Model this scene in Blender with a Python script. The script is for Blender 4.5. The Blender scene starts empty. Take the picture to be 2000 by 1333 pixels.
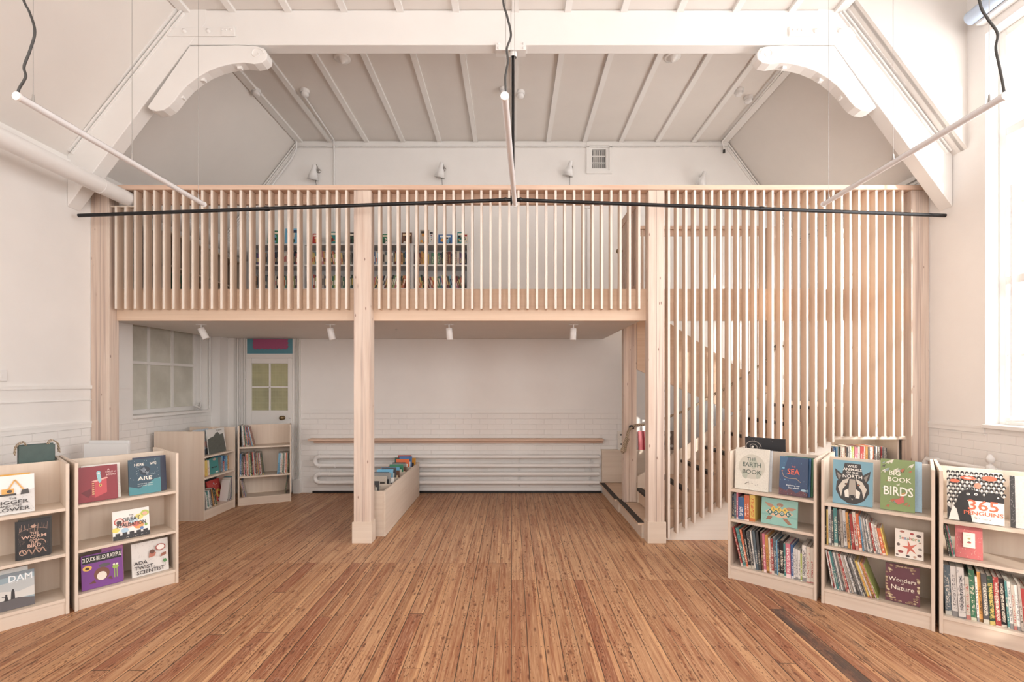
import bpy, bmesh, math, random
from mathutils import Vector, Matrix
R = random.Random(7)
sc = bpy.context.scene
COL = sc.collection
F = 920.0            # focal length in pixels of the 2000 px wide frame
EYE = 1.55

# ---------------- camera ----------------
cd = bpy.data.cameras.new('camera'); cam = bpy.data.objects.new('camera', cd); COL.objects.link(cam)
cam.location = (0, 0, EYE); cam.rotation_euler = (math.pi/2, 0, 0)
cd.sensor_width = 36.0; cd.sensor_fit = 'HORIZONTAL'; cd.lens = F/2000*36.0
cd.shift_x = 0.0; cd.shift_y = 83.5/2000
cd.clip_start = 0.05
sc.camera = cam

# ---------------- world, sun, daylight, exposure ----------------
w = bpy.data.worlds.new('world'); sc.world = w; w.use_nodes = True
bg = w.node_tree.nodes['Background']
bg.inputs['Color'].default_value = (0.97, 0.98, 1.0, 1); bg.inputs['Strength'].default_value = 4.0
def light(name, kind, loc, rot, energy, color=(1,1,1), **kw):
    ld = bpy.data.lights.new(name, kind); o = bpy.data.objects.new(name, ld); COL.objects.link(o)
    o.location = loc; o.rotation_euler = rot; ld.energy = energy; ld.color = color
    for k, v in kw.items(): setattr(ld, k, v)
    return o
def aim(d): return Vector(d).to_track_quat('-Z', 'Y').to_euler()
light('sun', 'SUN', (8, -8, 8), aim((-0.30, 1.0, -0.30)), 6.0, (1.0, 0.93, 0.84), angle=math.radians(0.9))
# daylight entering through the side window openings of the hall
light('daylight_right', 'AREA', (4.5, 2.6, 2.9), aim((-1, 0.12, -0.12)), 195, (1.0, 0.965, 0.935), shape='RECTANGLE', size=2.9, size_y=3.3)
light('daylight_right_nearer', 'AREA', (4.5, -1.2, 2.9), aim((-1, 0.25, -0.1)), 110, (1.0, 0.965, 0.935), shape='RECTANGLE', size=2.4, size_y=3.3)
light('daylight_right_far', 'AREA', (4.5, 5.55, 2.5), aim((-1, 0, -0.1)), 75, (1.0, 0.96, 0.90), shape='RECTANGLE', size=1.0, size_y=2.4)
light('rear_fill', 'AREA', (0, -2.75, 2.6), aim((0, 1, 0.02)), 200, (1.0, 0.965, 0.935), shape='RECTANGLE', size=5.6, size_y=2.9)  # fill lamp added before the opaque rear blinds, in place of their glow
light('daylight_left', 'AREA', (-4.5, -0.6, 2.6), aim((1, 0.45, -0.05)), 120, (1.0, 0.975, 0.955), shape='RECTANGLE', size=2.4, size_y=2.4)
vs = sc.view_settings
sc.display_settings.display_device = 'sRGB'
vs.view_transform = 'Standard'; vs.look = 'None'; vs.gamma = 1.0; vs.use_curve_mapping = False
vs.exposure = -0.23
cy = sc.cycles; cy.max_bounces = 8; cy.diffuse_bounces = 4; cy.glossy_bounces = 2; cy.transmission_bounces = 2; cy.caustics_reflective = False; cy.caustics_refractive = False

# ---------------- helpers ----------------
def lin(c):
    return tuple((x/12.92 if x <= 0.04045 else ((x+0.055)/1.055)**2.4) for x in c)
def hx(s):
    s = s.lstrip('#'); return lin(tuple(int(s[i:i+2], 16)/255 for i in (0, 2, 4)))
class MB:
    def __init__(s): s.v = []; s.f = []; s.c = []; s.sm = []
    def add(s, vs_, fs, col=None, smooth=False):
        b = len(s.v); s.v += [tuple(v) for v in vs_]
        for f in fs: s.f.append([i+b for i in f]); s.c.append(col); s.sm.append(smooth)
    def box(s, x0, x1, y0, y1, z0, z1, col=None, M=None):
        vs_ = [Vector((x, y, z)) for z in (z0, z1) for y in (y0, y1) for x in (x0, x1)]
        if M: vs_ = [M @ v for v in vs_]
        s.add(vs_, [(0,2,3,1),(4,5,7,6),(0,1,5,4),(2,6,7,3),(0,4,6,2),(1,3,7,5)], col); return s
    def prism(s, pts, axis, a, b, col=None):
        """polygon pts (2-D) extruded along axis 'x','y' or 'z' from a to b"""
        n = len(pts)
        def P(p, t): return {'x': (t, p[0], p[1]), 'y': (p[0], t, p[1]), 'z': (p[0], p[1], t)}[axis]
        s.add([P(p, a) for p in pts]+[P(p, b) for p in pts],
              [tuple(range(n)), tuple(range(2*n-1, n-1, -1))]+[(i, i+n, (i+1) % n+n, (i+1) % n) for i in range(n)], col); return s
    def tube(s, path, r, n=12, col=None, cap=True, radii=None):
        path = [Vector(p) for p in path]; rings = []; up = None
        for i, p in enumerate(path):
            t = (path[min(i+1, len(path)-1)]-path[max(i-1, 0)]).normalized()
            if up is None:
                up = Vector((0,0,1)) if abs(t.z) < .9 else Vector((0,1,0))
            a = t.cross(up).normalized(); b = a.cross(t).normalized(); up = b
            rr = radii[i] if radii else r
            rings.append([p+(a*math.cos(2*math.pi*k/n)+b*math.sin(2*math.pi*k/n))*rr for k in range(n)])
        vs_ = [v for g in rings for v in g]; fs = []
        for i in range(len(rings)-1):
            for k in range(n): fs.append((i*n+k, i*n+(k+1) % n, (i+1)*n+(k+1) % n, (i+1)*n+k))
        s.add(vs_, fs, col, True)
        if cap: s.add(rings[0], [tuple(range(n))], col); s.add(rings[-1], [tuple(range(n-1, -1, -1))], col)
        return s
    def lathe(s, prof, n=20, M=None, col=None):
        """prof: list of (r, z)"""
        vs_ = []; fs = []
        for r, z in prof:
            for k in range(n):
                a = 2*math.pi*k/n; vs_.append(Vector((r*math.cos(a), r*math.sin(a), z)))
        if M: vs_ = [M @ v for v in vs_]
        for i in range(len(prof)-1):
            for k in range(n): fs.append((i*n+k, i*n+(k+1) % n, (i+1)*n+(k+1) % n, (i+1)*n+k))
        s.add(vs_, fs, col, True); return s
    def sphere(s, c, r, n=12, sz=1.0, col=None):
        prof = [(max(r*math.sin(math.pi*i/8), 1e-4), -r*sz*math.cos(math.pi*i/8)) for i in range(9)]
        return s.lathe(prof, n, Matrix.Translation(c), col)
    def build(s, name, mat, parent=None, bevel=0, colors=False):
        me = bpy.data.meshes.new(name); me.from_pydata(s.v, [], s.f); me.validate(clean_customdata=False)
        if not colors or True:
            bm = bmesh.new(); bm.from_mesh(me)
            if not colors: bmesh.ops.recalc_face_normals(bm, faces=bm.faces[:])
            bm.to_mesh(me); bm.free()
        if len(me.polygons) == len(s.sm):
            me.polygons.foreach_set('use_smooth', s.sm)
        if colors:
            at = me.color_attributes.new('Col', 'FLOAT_COLOR', 'CORNER')
            for p in me.polygons:
                c = s.c[p.index] or (1,1,1)
                for li in p.loop_indices: at.data[li].color = (c[0], c[1], c[2], 1)
        me.materials.append(mat)
        o = bpy.data.objects.new(name, me); COL.objects.link(o)
        if parent: o.parent = parent
        if bevel:
            m = o.modifiers.new('bevel', 'BEVEL'); m.width = bevel; m.segments = 2; m.limit_method = 'ANGLE'
        return o
def empty(name, loc=(0,0,0), rz=0):
    o = bpy.data.objects.new(name, None); COL.objects.link(o); o.location = loc; o.rotation_euler = (0,0,rz)
    o.empty_display_size = .1; return o
def tag(o, label, cat, group=None):
    o['label'] = label; o['category'] = cat
    if group: o['group'] = group
    return o
def struct(o): o['kind'] = 'structure'; return o
def copy_tree(o, parent=None):
    c = o.copy(); COL.objects.link(c)
    if parent: c.parent = parent
    for ch in list(o.children): copy_tree(ch, c)
    return c

# ---------------- node materials ----------------
class NT:
    def __init__(s, name):
        s.m = bpy.data.materials.new(name); s.m.use_nodes = True; s.t = s.m.node_tree; s.n = s.t.nodes
        s.b = s.n['Principled BSDF']
    def node(s, typ, **kw):
        nd = s.n.new(typ)
        for k, v in kw.items(): setattr(nd, k, v)
        return nd
    def link(s, a, b): s.t.links.new(a, b)
    def put(s, sock, v):
        if v is None: return
        if isinstance(v, (int, float)): sock.default_value = v
        elif isinstance(v, tuple):
            sock.default_value = v if len(v) == len(sock.default_value) else (*v, 1)
        else: s.link(v, sock)
    def math(s, op, a, b=None, c=None):
        nd = s.node('ShaderNodeMath', operation=op)
        s.put(nd.inputs[0], a); s.put(nd.inputs[1], b) if b is not None else None
        if c is not None: s.put(nd.inputs[2], c)
        return nd.outputs[0]
    def mix(s, f, a, b, mode='MIX'):
        nd = s.node('ShaderNodeMix', data_type='RGBA', blend_type=mode)
        s.put(nd.inputs[0], f); s.put(nd.inputs[6], a); s.put(nd.inputs[7], b); return nd.outputs[2]
    def noise(s, vec, scale, detail=4, rough=.55, w=None):
        nd = s.node('ShaderNodeTexNoise'); s.put(nd.inputs['Vector'], vec)
        nd.inputs['Scale'].default_value = scale; nd.inputs['Detail'].default_value = detail; nd.inputs['Roughness'].default_value = rough
        return nd.outputs['Fac']
    def vmul(s, vec, v):
        nd = s.node('ShaderNodeVectorMath', operation='MULTIPLY'); s.put(nd.inputs[0], vec); nd.inputs[1].default_value = v; return nd.outputs[0]
    def vadd(s, vec, v):
        nd = s.node('ShaderNodeVectorMath', operation='ADD'); s.put(nd.inputs[0], vec)
        if isinstance(v, tuple): nd.inputs[1].default_value = v
        else: s.link(v, nd.inputs[1])
        return nd.outputs[0]
    def ramp(s, f, a, b):
        nd = s.node('ShaderNodeMapRange'); nd.clamp = True; s.put(nd.inputs[0], f)
        nd.inputs[1].default_value = a; nd.inputs[2].default_value = b; return nd.outputs[0]
    def comb(s, x, y, z=0.0):
        nd = s.node('ShaderNodeCombineXYZ')
        for i, v in enumerate((x, y, z)): s.put(nd.inputs[i], v)
        return nd.outputs[0]
    def sep(s, v):
        nd = s.node('ShaderNodeSeparateXYZ'); s.put(nd.inputs[0], v); return nd.outputs
    def pos(s): return s.node('ShaderNodeNewGeometry').outputs['Position']
    def obj(s): return s.node('ShaderNodeTexCoord').outputs['Object']
    def rnd(s): return s.node('ShaderNodeObjectInfo').outputs['Random']
    def bump(s, h, dist=.002, strength=.5):
        nd = s.node('ShaderNodeBump'); nd.inputs['Distance'].default_value = dist; nd.inputs['Strength'].default_value = strength
        s.put(nd.inputs['Height'], h); s.link(nd.outputs[0], s.b.inputs['Normal'])
    def fin(s, col=None, rough=.5, metal=0, spec=.5):
        s.put(s.b.inputs['Base Color'], col); s.put(s.b.inputs['Roughness'], rough); s.b.inputs['Metallic'].default_value = metal
        s.b.inputs['Specular IOR Level'].default_value = spec
        return s.m

def paint(name, col, rough=.55, bumpy=.0006, brick=None, var=.03):
    t = NT(name); p = t.pos()
    n = t.noise(p, 3.0, 3); n2 = t.noise(p, 60, 3)
    c = t.mix(t.math('MULTIPLY', t.ramp(n, .35, .7), 1.0), tuple(col), tuple(x*(1-var) for x in col))
    h = t.math('MULTIPLY', n2, .3)
    if brick:
        x, y, z = t.sep(p)
        u = x if brick == 'x' else y
        bt = t.node('ShaderNodeTexBrick'); t.put(bt.inputs['Vector'], t.comb(u, z, 0.0))
        bt.inputs['Scale'].default_value = 1.0; bt.inputs['Mortar Size'].default_value = .0035; bt.inputs['Mortar Smooth'].default_value = .6
        bt.inputs['Brick Width'].default_value = .23; bt.inputs['Row Height'].default_value = .075
        bt.inputs['Color1'].default_value = (1,1,1,1); bt.inputs['Color2'].default_value = (.8,.8,.8,1); bt.inputs['Mortar'].default_value = (0,0,0,1)
        low = t.math('LESS_THAN', z, 1.165)
        bb = t.math('MULTIPLY', t.sep(bt.outputs['Color'])[0], low)
        h = t.math('ADD', h, t.math('MULTIPLY', bb, 3.0))
    t.bump(h, bumpy, .6)
    return t.fin(c, rough, 0, .4)
WALL = (.84, .815, .79)
m_wall_x = paint('wall_paint_back', WALL, brick='x', bumpy=.0028)
m_wall_y = paint('wall_paint_side', WALL, brick='y', bumpy=.0028)
m_ceil = paint('ceiling_paint', (.76, .72, .68))
m_gloss = paint('white_gloss_paint', (.83, .81, .785), rough=.3, bumpy=.0008)
m_white = paint('white_enamel', (.80, .785, .77), rough=.28, bumpy=.0001, var=.0)
m_shelfwhite = paint('white_laminate', (.78, .775, .77), rough=.4, bumpy=.0001, var=.0)

def wood(name, base, dark, axis, gscale=1.0, contrast=.5, rough=.5, streak=None, knots=True, edge=None, seam=False):
    """axis: grain direction in object space 0,1,2"""
    t = NT(name); o = t.obj(); r = t.rnd()
    off = t.comb(t.math('MULTIPLY', r, 13.0), t.math('MULTIPLY', r, 7.0), t.math('MULTIPLY', r, 29.0))
    s = [18*gscale]*3; s[axis] = 1.1*gscale
    v = t.vadd(t.vmul(o, tuple(s)), off)
    g = t.noise(v, 1.0, 6, .62)
    s2 = [90*gscale]*3; s2[axis] = 2.5*gscale
    g2 = t.noise(t.vadd(t.vmul(o, tuple(s2)), off), 1.0, 3, .5)
    f = t.math('MULTIPLY', t.ramp(g, .38, .68), contrast)
    c = t.mix(f, base, dark)
    c = t.mix(t.math('MULTIPLY', t.ramp(g2, .45, .75), contrast*.45), c, tuple(x*.82 for x in dark))
    # piece to piece difference
    c = t.mix(t.math('MULTIPLY', r, .22), c, tuple(x*.86 for x in base))
    if streak:
        s3 = [26.0]*3; s3[axis] = .35
        g3 = t.noise(t.vadd(t.vmul(o, tuple(s3)), off), 1.0, 5, .7)
        c = t.mix(t.math('MULTIPLY', t.ramp(g3, .52, .66), .7), c, streak)
    if knots:
        s4 = [7.0]*3; s4[axis] = 3.0
        vo = t.node('ShaderNodeTexVoronoi'); t.put(vo.inputs['Vector'], t.vadd(t.vmul(o, tuple(s4)), off)); vo.inputs['Scale'].default_value = .8
        k = t.math('SUBTRACT', 1.0, t.ramp(vo.outputs['Distance'], .03, .09))
        c = t.mix(t.math('MULTIPLY', k, .55), c, (.22, .11, .06))
    if seam:   # glue line and weathered heart between the two laminations
        ox_ = t.math('ADD', t.sep(o)[0], t.math('MULTIPLY', t.math('SUBTRACT', t.noise(t.comb(0.0, 0.0, t.math('MULTIPLY', t.sep(o)[2], 1.3)), 1.0, 2), .5), .008))
        sm_ = t.math('MULTIPLY', t.math('LESS_THAN', t.math('ABSOLUTE', ox_), .0022), .75)
        br_ = t.math('MULTIPLY', t.math('LESS_THAN', t.math('ABSOLUTE', t.math('ADD', ox_, .009)), .010), t.math('MULTIPLY', t.ramp(g3, .45, .6), .55))
        c = t.mix(t.math('MAXIMUM', sm_, br_), c, hx('#8f7c74'))
        kn = t.node('ShaderNodeTexVoronoi'); t.put(kn.inputs['Vector'], t.vadd(t.vmul(o, (14.0, 14.0, 5.0)), off)); kn.inputs['Scale'].default_value = 1.0
        c = t.mix(t.math('MULTIPLY', t.math('SUBTRACT', 1.0, t.ramp(kn.outputs['Distance'], .05, .10)), .7), c, hx('#6b4432'))
    if edge:   # the sawn edge of the plywood is paler than its face and shows dark plies
        ey = t.math('LESS_THAN', t.sep(o)[1], .0015)
        pn = t.noise(t.vadd(t.comb(t.math('MULTIPLY', t.sep(o)[0], 420.0), 0.0, t.math('MULTIPLY', t.sep(o)[2], 1.6)), off), 1.0, 4, .7)
        ec = t.mix(t.math('MULTIPLY', t.ramp(pn, .54, .66), .55), edge, hx('#a3928a'))
        c = t.mix(ey, c, ec)
    t.bump(g2, .0004, .4)
    return t.fin(c, rough, 0, .35)
PLY = hx('#e0d1c1'); PLYD = hx('#cdb7a3')
m_ply = wood('birch_plywood', PLY, PLYD, 0, .45, .5, knots=False)
m_plyz = wood('birch_plywood_upright', PLY, PLYD, 2, .45, .5, knots=False)
m_plyy = wood('birch_plywood_deep', PLY, PLYD, 1, .45, .5, knots=False)
m_fascia = wood('birch_plywood_fascia', hx('#dcc4ae'), hx('#caac92'), 0, .4, .55, knots=False)
m_slat = wood('slat_plywood', hx('#dcc7b4'), hx('#c9ae98'), 2, 1.0, .5, knots=False, edge=hx('#e6dbd0'))
m_post = wood('laminated_pine', hx('#decdbf'), hx('#c6ab99'), 2, .9, .6, streak=hx('#a38d84'), knots=True, seam=True)
m_rail = wood('pine_rail', hx('#dcc0ac'), hx('#c29c84'), 0, .9, .6, knots=True)
m_stair = wood('stair_plywood', hx('#d8bfa8'), hx('#c3a184'), 0, .5, .5, knots=False)
def plain(name, col, rough=.5, metal=0, spec=.5, n=.0):
    t = NT(name)
    c = tuple(col)
    if n:
        c = t.mix(t.ramp(t.noise(t.obj(), 25, 3), .3, .7), tuple(col), tuple(x*(1-n) for x in col))
    return t.fin(c, rough, metal, spec)
m_black = plain('black_metal', (.03,.03,.032), .38, .6, n=.3)
m_cable = plain('dark_cable', (.055,.053,.05), .5, n=.2)
m_wire = plain('steel_wire', (.45,.43,.41), .35, .8)
m_nosing = plain('brown_rubber_nosing', (.055,.045,.038), .8, n=.3)
m_brass = plain('aged_brass', (.30,.22,.12), .35, .9, n=.3)
m_skirt = plain('black_skirting', (.02,.02,.02), .35, n=.4)
m_lamp = plain('white_spot_metal', (.78,.77,.76), .35)
m_blue = plain('blind_blue_reflection', (.50,.60,.75), .25, 0, .6)  # pale blue imitates a reflection on the tube, put into its colour
m_shade = plain('painted_shade', (.05,.045,.04), .8)
m_alu = plain('white_aluminium', (.76,.75,.76), .3, .1)

def rope_mat():
    t = NT('twisted_rope'); o = t.pos()
    wv = t.node('ShaderNodeTexWave'); wv.wave_type = 'BANDS'; wv.bands_direction = 'DIAGONAL'; t.put(wv.inputs['Vector'], o); wv.inputs['Scale'].default_value = 28; wv.inputs['Distortion'].default_value = .5
    c = t.mix(wv.outputs['Fac'], hx('#8d7a66'), hx('#cbb79f')); t.bump(wv.outputs['Fac'], .006, 1.0)
    return t.fin(c, .85)
m_rope = rope_mat()

def glass_mat(name, tint=(1,1,1), gloss=.06):
    t = NT(name); tr = t.node('ShaderNodeBsdfTransparent'); tr.inputs[0].default_value = (*tint, 1)
    gl = t.node('ShaderNodeBsdfGlossy'); gl.inputs['Roughness'].default_value = .03
    mx = t.node('ShaderNodeMixShader'); mx.inputs[0].default_value = gloss
    t.link(tr.outputs[0], mx.inputs[1]); t.link(gl.outputs[0], mx.inputs[2])
    t.link(mx.outputs[0], t.n['Material Output'].inputs['Surface']); return t.m
m_glass = glass_mat('window_glass')
def frosted(name, a, b, lines=False, axis='y'):
    t = NT(name); p = t.pos(); n = t.noise(p, 3.2, 4); c = t.mix(t.ramp(n, .35, .65), a, b)
    sp = t.noise(p, 90, 2, .5)
    c = t.mix(t.math('MULTIPLY', t.ramp(sp, .74, .78), .6), c, tuple(x*.25 for x in a))
    if lines:
        x, y, z = t.sep(p)
        l = t.math('LESS_THAN', t.math('FRACT', t.math('MULTIPLY', z, 60.0)), .22)
        l2 = t.math('LESS_THAN', t.math('FRACT', t.math('MULTIPLY', x, 60.0)), .18)
        c = t.mix(t.math('MULTIPLY', t.math('MAXIMUM', l, l2), .35), c, hx('#d8d6bd'))
    t.bump(n, .002, .4)
    return t.fin(c, .22, 0, .5)
m_frost = frosted('dusty_obscured_glass', hx('#d8d6cb'), hx('#c2c0b4'))
m_wired = frosted('wired_yellow_glass', hx('#b8b58c'), hx('#9c9b7c'), True)

def floor_mat():
    t = NT('old_pine_boards'); p = t.pos(); x, y, z = t.sep(p)
    bx = t.math('MULTIPLY', t.math('ADD', x, 20.0), 1/.0985); fx = t.math('FRACT', bx); idx = t.math('FLOOR', bx)
    def wn(v, dim='1D'):
        nd = t.node('ShaderNodeTexWhiteNoise', noise_dimensions=dim)
        if dim == '1D': t.put(nd.inputs['W'], v)
        else: t.put(nd.inputs['Vector'], v)
        return nd.outputs['Value']
    # board ends meet on two lines across the room, in groups of boards
    grp = t.math('FLOOR', t.math('MULTIPLY', idx, 1/7.0))
    pick = t.math('GREATER_THAN', wn(t.math('ADD', grp, 3.7)), .5)
    J = t.math('ADD', 3.72, t.math('MULTIPLY', pick, .35))
    side = t.math('GREATER_THAN', y, J)
    jd = t.math('ABSOLUTE', t.math('SUBTRACT', y, J))
    # single joints
    J2 = t.math('ADD', 1.2, t.math('MULTIPLY', wn(t.math('ADD', idx, 91.3)), 11.0))
    side2 = t.math('GREATER_THAN', y, J2)
    jd = t.math('MINIMUM', jd, t.math('ABSOLUTE', t.math('SUBTRACT', y, J2)))
    bid = t.math('ADD', idx, t.math('ADD', t.math('MULTIPLY', side, 137.0), t.math('MULTIPLY', side2, 511.0)))
    r1 = wn(bid); r2 = wn(t.math('ADD', bid, .37)); r3 = wn(t.math('ADD', bid, .71))
    base = t.mix(r1, hx('#b78b64'), hx('#916243'))
    base = t.mix(t.math('MULTIPLY', r2, .5), base, hx('#cf9f76'))
    base = t.mix(t.math('MULTIPLY', t.math('GREATER_THAN', r3, .80), .7), base, hx('#864b35'))
    # pale sapwood strip along one edge of some boards
    sap = t.math('MULTIPLY', t.math('GREATER_THAN', fx, t.math('ADD', .62, t.math('MULTIPLY', r2, .3))), t.math('GREATER_THAN', r3, .45))
    base = t.mix(t.math('MULTIPLY', sap, .5), base, hx('#dba878'))
    far = t.ramp(y, 3.6, 4.6)
    base = t.mix(t.math('MULTIPLY', side, .45), base, hx('#c69e79'))  # boards past the joint paler, partly their tone, partly lighting put into colour
    gv = t.comb(t.math('MULTIPLY', x, 55.0), t.math('MULTIPLY', y, 1.6), t.math('MULTIPLY', bid, 3.17))
    g = t.noise(gv, 1.0, 5, .6)
    col = t.mix(t.math('MULTIPLY', t.ramp(g, .44, .64), .75), base, hx('#85482c'))
    gv2 = t.comb(t.math('MULTIPLY', x, 160.0), t.math('MULTIPLY', y, 6.0), t.math('MULTIPLY', bid, 1.9))
    g2 = t.noise(gv2, 1.0, 3, .6)
    col = t.mix(t.math('MULTIPLY', t.ramp(g2, .5, .72), .45), col, hx('#dfb68f'))
    # knots
    vo = t.node('ShaderNodeTexVoronoi'); vo.voronoi_dimensions = '2D'; t.put(vo.inputs['Vector'], t.comb(t.math('MULTIPLY', x, 11.0), t.math('ADD', t.math('MULTIPLY', y, 3.6), t.math('MULTIPLY', bid, 3.37)), 0.0)); vo.inputs['Scale'].default_value = 1.0
    k = t.math('MULTIPLY', t.math('SUBTRACT', 1.0, t.ramp(vo.outputs['Distance'], .04, .12)), t.math('GREATER_THAN', t.noise(t.comb(t.math('MULTIPLY', x, 5.0), t.math('MULTIPLY', y, 2.0), 4.0), 1.0, 2), .40))
    col = t.mix(t.math('MULTIPLY', k, .75), col, hx('#5a2c18'))
    vo2 = t.node('ShaderNodeTexVoronoi'); vo2.voronoi_dimensions = '2D'; t.put(vo2.inputs['Vector'], t.comb(t.math('MULTIPLY', x, 62.0), t.math('ADD', t.math('MULTIPLY', y, 24.0), t.math('MULTIPLY', bid, 7.7)), 0.0)); vo2.inputs['Scale'].default_value = 1.0
    flk = t.math('MULTIPLY', t.math('SUBTRACT', 1.0, t.ramp(vo2.outputs['Distance'], .10, .28)), t.ramp(t.noise(t.comb(t.math('MULTIPLY', x, 22.0), t.math('MULTIPLY', y, 1.7), bid), 1.0, 3), .48, .60))
    col = t.mix(t.math('MULTIPLY', flk, .78), col, hx('#552c18'))
    # nails in rows over the joists
    ny = t.math('MULTIPLY', t.math('ABSOLUTE', t.math('SUBTRACT', t.math('FRACT', t.math('MULTIPLY', y, 1/.37)), .5)), .37)
    nx = t.math('MINIMUM', t.math('ABSOLUTE', t.math('SUBTRACT', fx, .2)), t.math('ABSOLUTE', t.math('SUBTRACT', fx, .8)))
    nx = t.math('MULTIPLY', nx, .0985)
    nd_ = t.math('SQRT', t.math('ADD', t.math('MULTIPLY', nx, nx), t.math('MULTIPLY', ny, ny)))
    nail = t.math('SUBTRACT', 1.0, t.ramp(nd_, .003, .0055))
    col = t.mix(t.math('MULTIPLY', nail, .8), col, (.03,.02,.016))
    # old black stains on a couple of boards and here and there
    st = t.noise(t.comb(t.math('MULTIPLY', x, 9.0), t.math('MULTIPLY', y, 2.2), 3.0), 1.0, 5, .75)
    onb = t.math('MULTIPLY', t.math('LESS_THAN', t.math('ABSOLUTE', t.math('SUBTRACT', x, 1.79)), .049), t.math('LESS_THAN', y, 3.24))
    onb2 = t.math('MULTIPLY', t.math('LESS_THAN', t.math('ABSOLUTE', t.math('SUBTRACT', x, 2.0)), .075), t.math('LESS_THAN', y, 3.3))
    onb = t.math('LESS_THAN', t.math('ABSOLUTE', t.math('SUBTRACT', idx, math.floor((1.79+20)/.0985))), .5)
    onb = t.math('MULTIPLY', onb, t.math('LESS_THAN', y, 3.24))
    onb2 = t.math('LESS_THAN', t.math('ABSOLUTE', t.math('SUBTRACT', idx, math.floor((1.99+20)/.0985))), .5)
    s1 = t.math('MULTIPLY', onb, t.ramp(st, .30, .55))
    s2 = t.math('MULTIPLY', onb2, t.ramp(st, .50, .62))
    s3 = t.math('MULTIPLY', t.ramp(st, .66, .72), .75)
    stain = t.math('MINIMUM', t.math('ADD', t.math('ADD', s1, s2), s3), 1.0)
    col = t.mix(t.math('MULTIPLY', stain, .86), col, hx('#3b3532'))
    # scuffs
    sf = t.noise(t.comb(t.math('MULTIPLY', x, 3.0), t.math('MULTIPLY', y, 5.0), 9.0), 1.0, 6, .8)
    col = t.mix(t.math('MULTIPLY', t.ramp(sf, .62, .8), .35), col, hx('#d8bda6'))
    # gaps
    e = t.math('MINIMUM', fx, t.math('SUBTRACT', 1.0, fx))
    gw = t.math('ADD', .010, t.math('MULTIPLY', wn(t.math('ADD', idx, 5.5)), .027))
    gap = t.math('MAXIMUM', t.math('LESS_THAN', e, gw), t.math('LESS_THAN', jd, .0022))
    col = t.mix(t.math('MULTIPLY', gap, .88), col, (.035,.022,.015))
    col = t.mix(.03, col, hx('#b09a8a'))
    t.bump(t.math('SUBTRACT', t.math('MULTIPLY', g, .25), gap), .003, .5)
    return t.fin(col, t.math('ADD', .33, t.math('MULTIPLY', g, .22)), 0, .45)
m_floor = floor_mat()

def book_mat():
    t = NT('book_cover'); g = t.node('ShaderNodeTexCoord').outputs['Generated']; gx, gy, gz = t.sep(g)
    oi = t.node('ShaderNodeObjectInfo'); rnd = oi.outputs['Random']
    at = t.node('ShaderNodeAttribute', attribute_type='OBJECT', attribute_name='ink')
    o = t.obj(); ox, oy, oz = t.sep(o)
    lt = t.noise(t.comb(t.math('MULTIPLY', ox, 190.0), t.math('MULTIPLY', oz, 130.0), t.math('MULTIPLY', rnd, 90.0)), 1.0, 2, .6)
    end = t.math('ADD', .5, t.math('MULTIPLY', rnd, .38))
    m = t.math('MULTIPLY', t.math('GREATER_THAN', lt, .53), t.math('MULTIPLY', t.math('GREATER_THAN', gz, .16), t.math('LESS_THAN', gz, end)))
    m = t.math('MULTIPLY', m, t.math('MULTIPLY', t.math('GREATER_THAN', gx, .22), t.math('LESS_THAN', gx, .78)))
    m = t.math('MULTIPLY', m, t.math('LESS_THAN', gy, .03))
    band = t.math('MULTIPLY', t.math('LESS_THAN', gz, t.math('MULTIPLY', rnd, .12)), t.math('LESS_THAN', gy, .03))
    f = t.math('MAXIMUM', m, t.math('MULTIPLY', band, .8))
    c = t.mix(t.math('MULTIPLY', f, .85), oi.outputs['Color'], at.outputs['Color'])
    # printed speckle for illustrated spines
    n = t.noise(t.vadd(t.vmul(o, (60,60,60)), t.comb(rnd, rnd, rnd)), 1.0, 3, .7)
    c = t.mix(t.math('MULTIPLY', t.ramp(n, .55, .62), t.math('MULTIPLY', t.math('GREATER_THAN', t.math('FRACT', t.math('MULTIPLY', rnd, 7.3)), .62), .45)), c, at.outputs['Color'])
    return t.fin(c, .35, 0, .5)
m_book = book_mat()
def pages_mat():
    t = NT('paper_pages'); o = t.obj(); x, y, z = t.sep(o)
    n = t.noise(t.comb(t.math('MULTIPLY', x, 900.0), t.math('MULTIPLY', y, 3.0), t.math('MULTIPLY', z, 3.0)), 1.0, 2)
    return t.fin(t.mix(t.ramp(n, .35, .65), hx('#cfc6b8'), hx('#f0ebe2')), .8)
m_pages = pages_mat()
def print_mat():
    t = NT('printed_ink'); a = t.node('ShaderNodeVertexColor', layer_name='Col')
    return t.fin(a.outputs['Color'], .38, 0, .45)
m_print = print_mat()
# ---------------- the room ----------------
XL, XR, YB, YR = -4.10, 4.06, 6.696, -2.8
ZC, ZW, XC = 5.0, 3.65, 3.06
struct(MB().box(XL-.3, XR+.3, YR-.3, YB+.3, -.12, 0).build('floor', m_floor))
def wall_y(name, x0, x1, holes, ztop, y0, y1, mat):
    m = MB(); ys = sorted(set([y0, y1]+[h[0] for h in holes]+[h[1] for h in holes]))
    for a, b in zip(ys, ys[1:]):
        hs = [h for h in holes if h[0] <= a and h[1] >= b]
        if not hs: m.box(x0, x1, a, b, 0, ztop)
        for h in hs: m.box(x0, x1, a, b, 0, h[2]); m.box(x0, x1, a, b, h[3], ztop)
    return struct(m.build(name, mat))
W1 = (1.30, 4.04, 1.17, 4.55); W0 = (-2.3, .0, 1.17, 4.55); W3 = (5.02, 6.10, 1.45, 3.45)
wall_y('wall_right', XR, XR+.3, [W1, W0, W3], 5.62, YR, YB+.3, m_wall_y)
WL = (5.09, 6.34, 1.17, 3.30); WL0 = (-1.8, .6, 1.17, 3.45)
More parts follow.
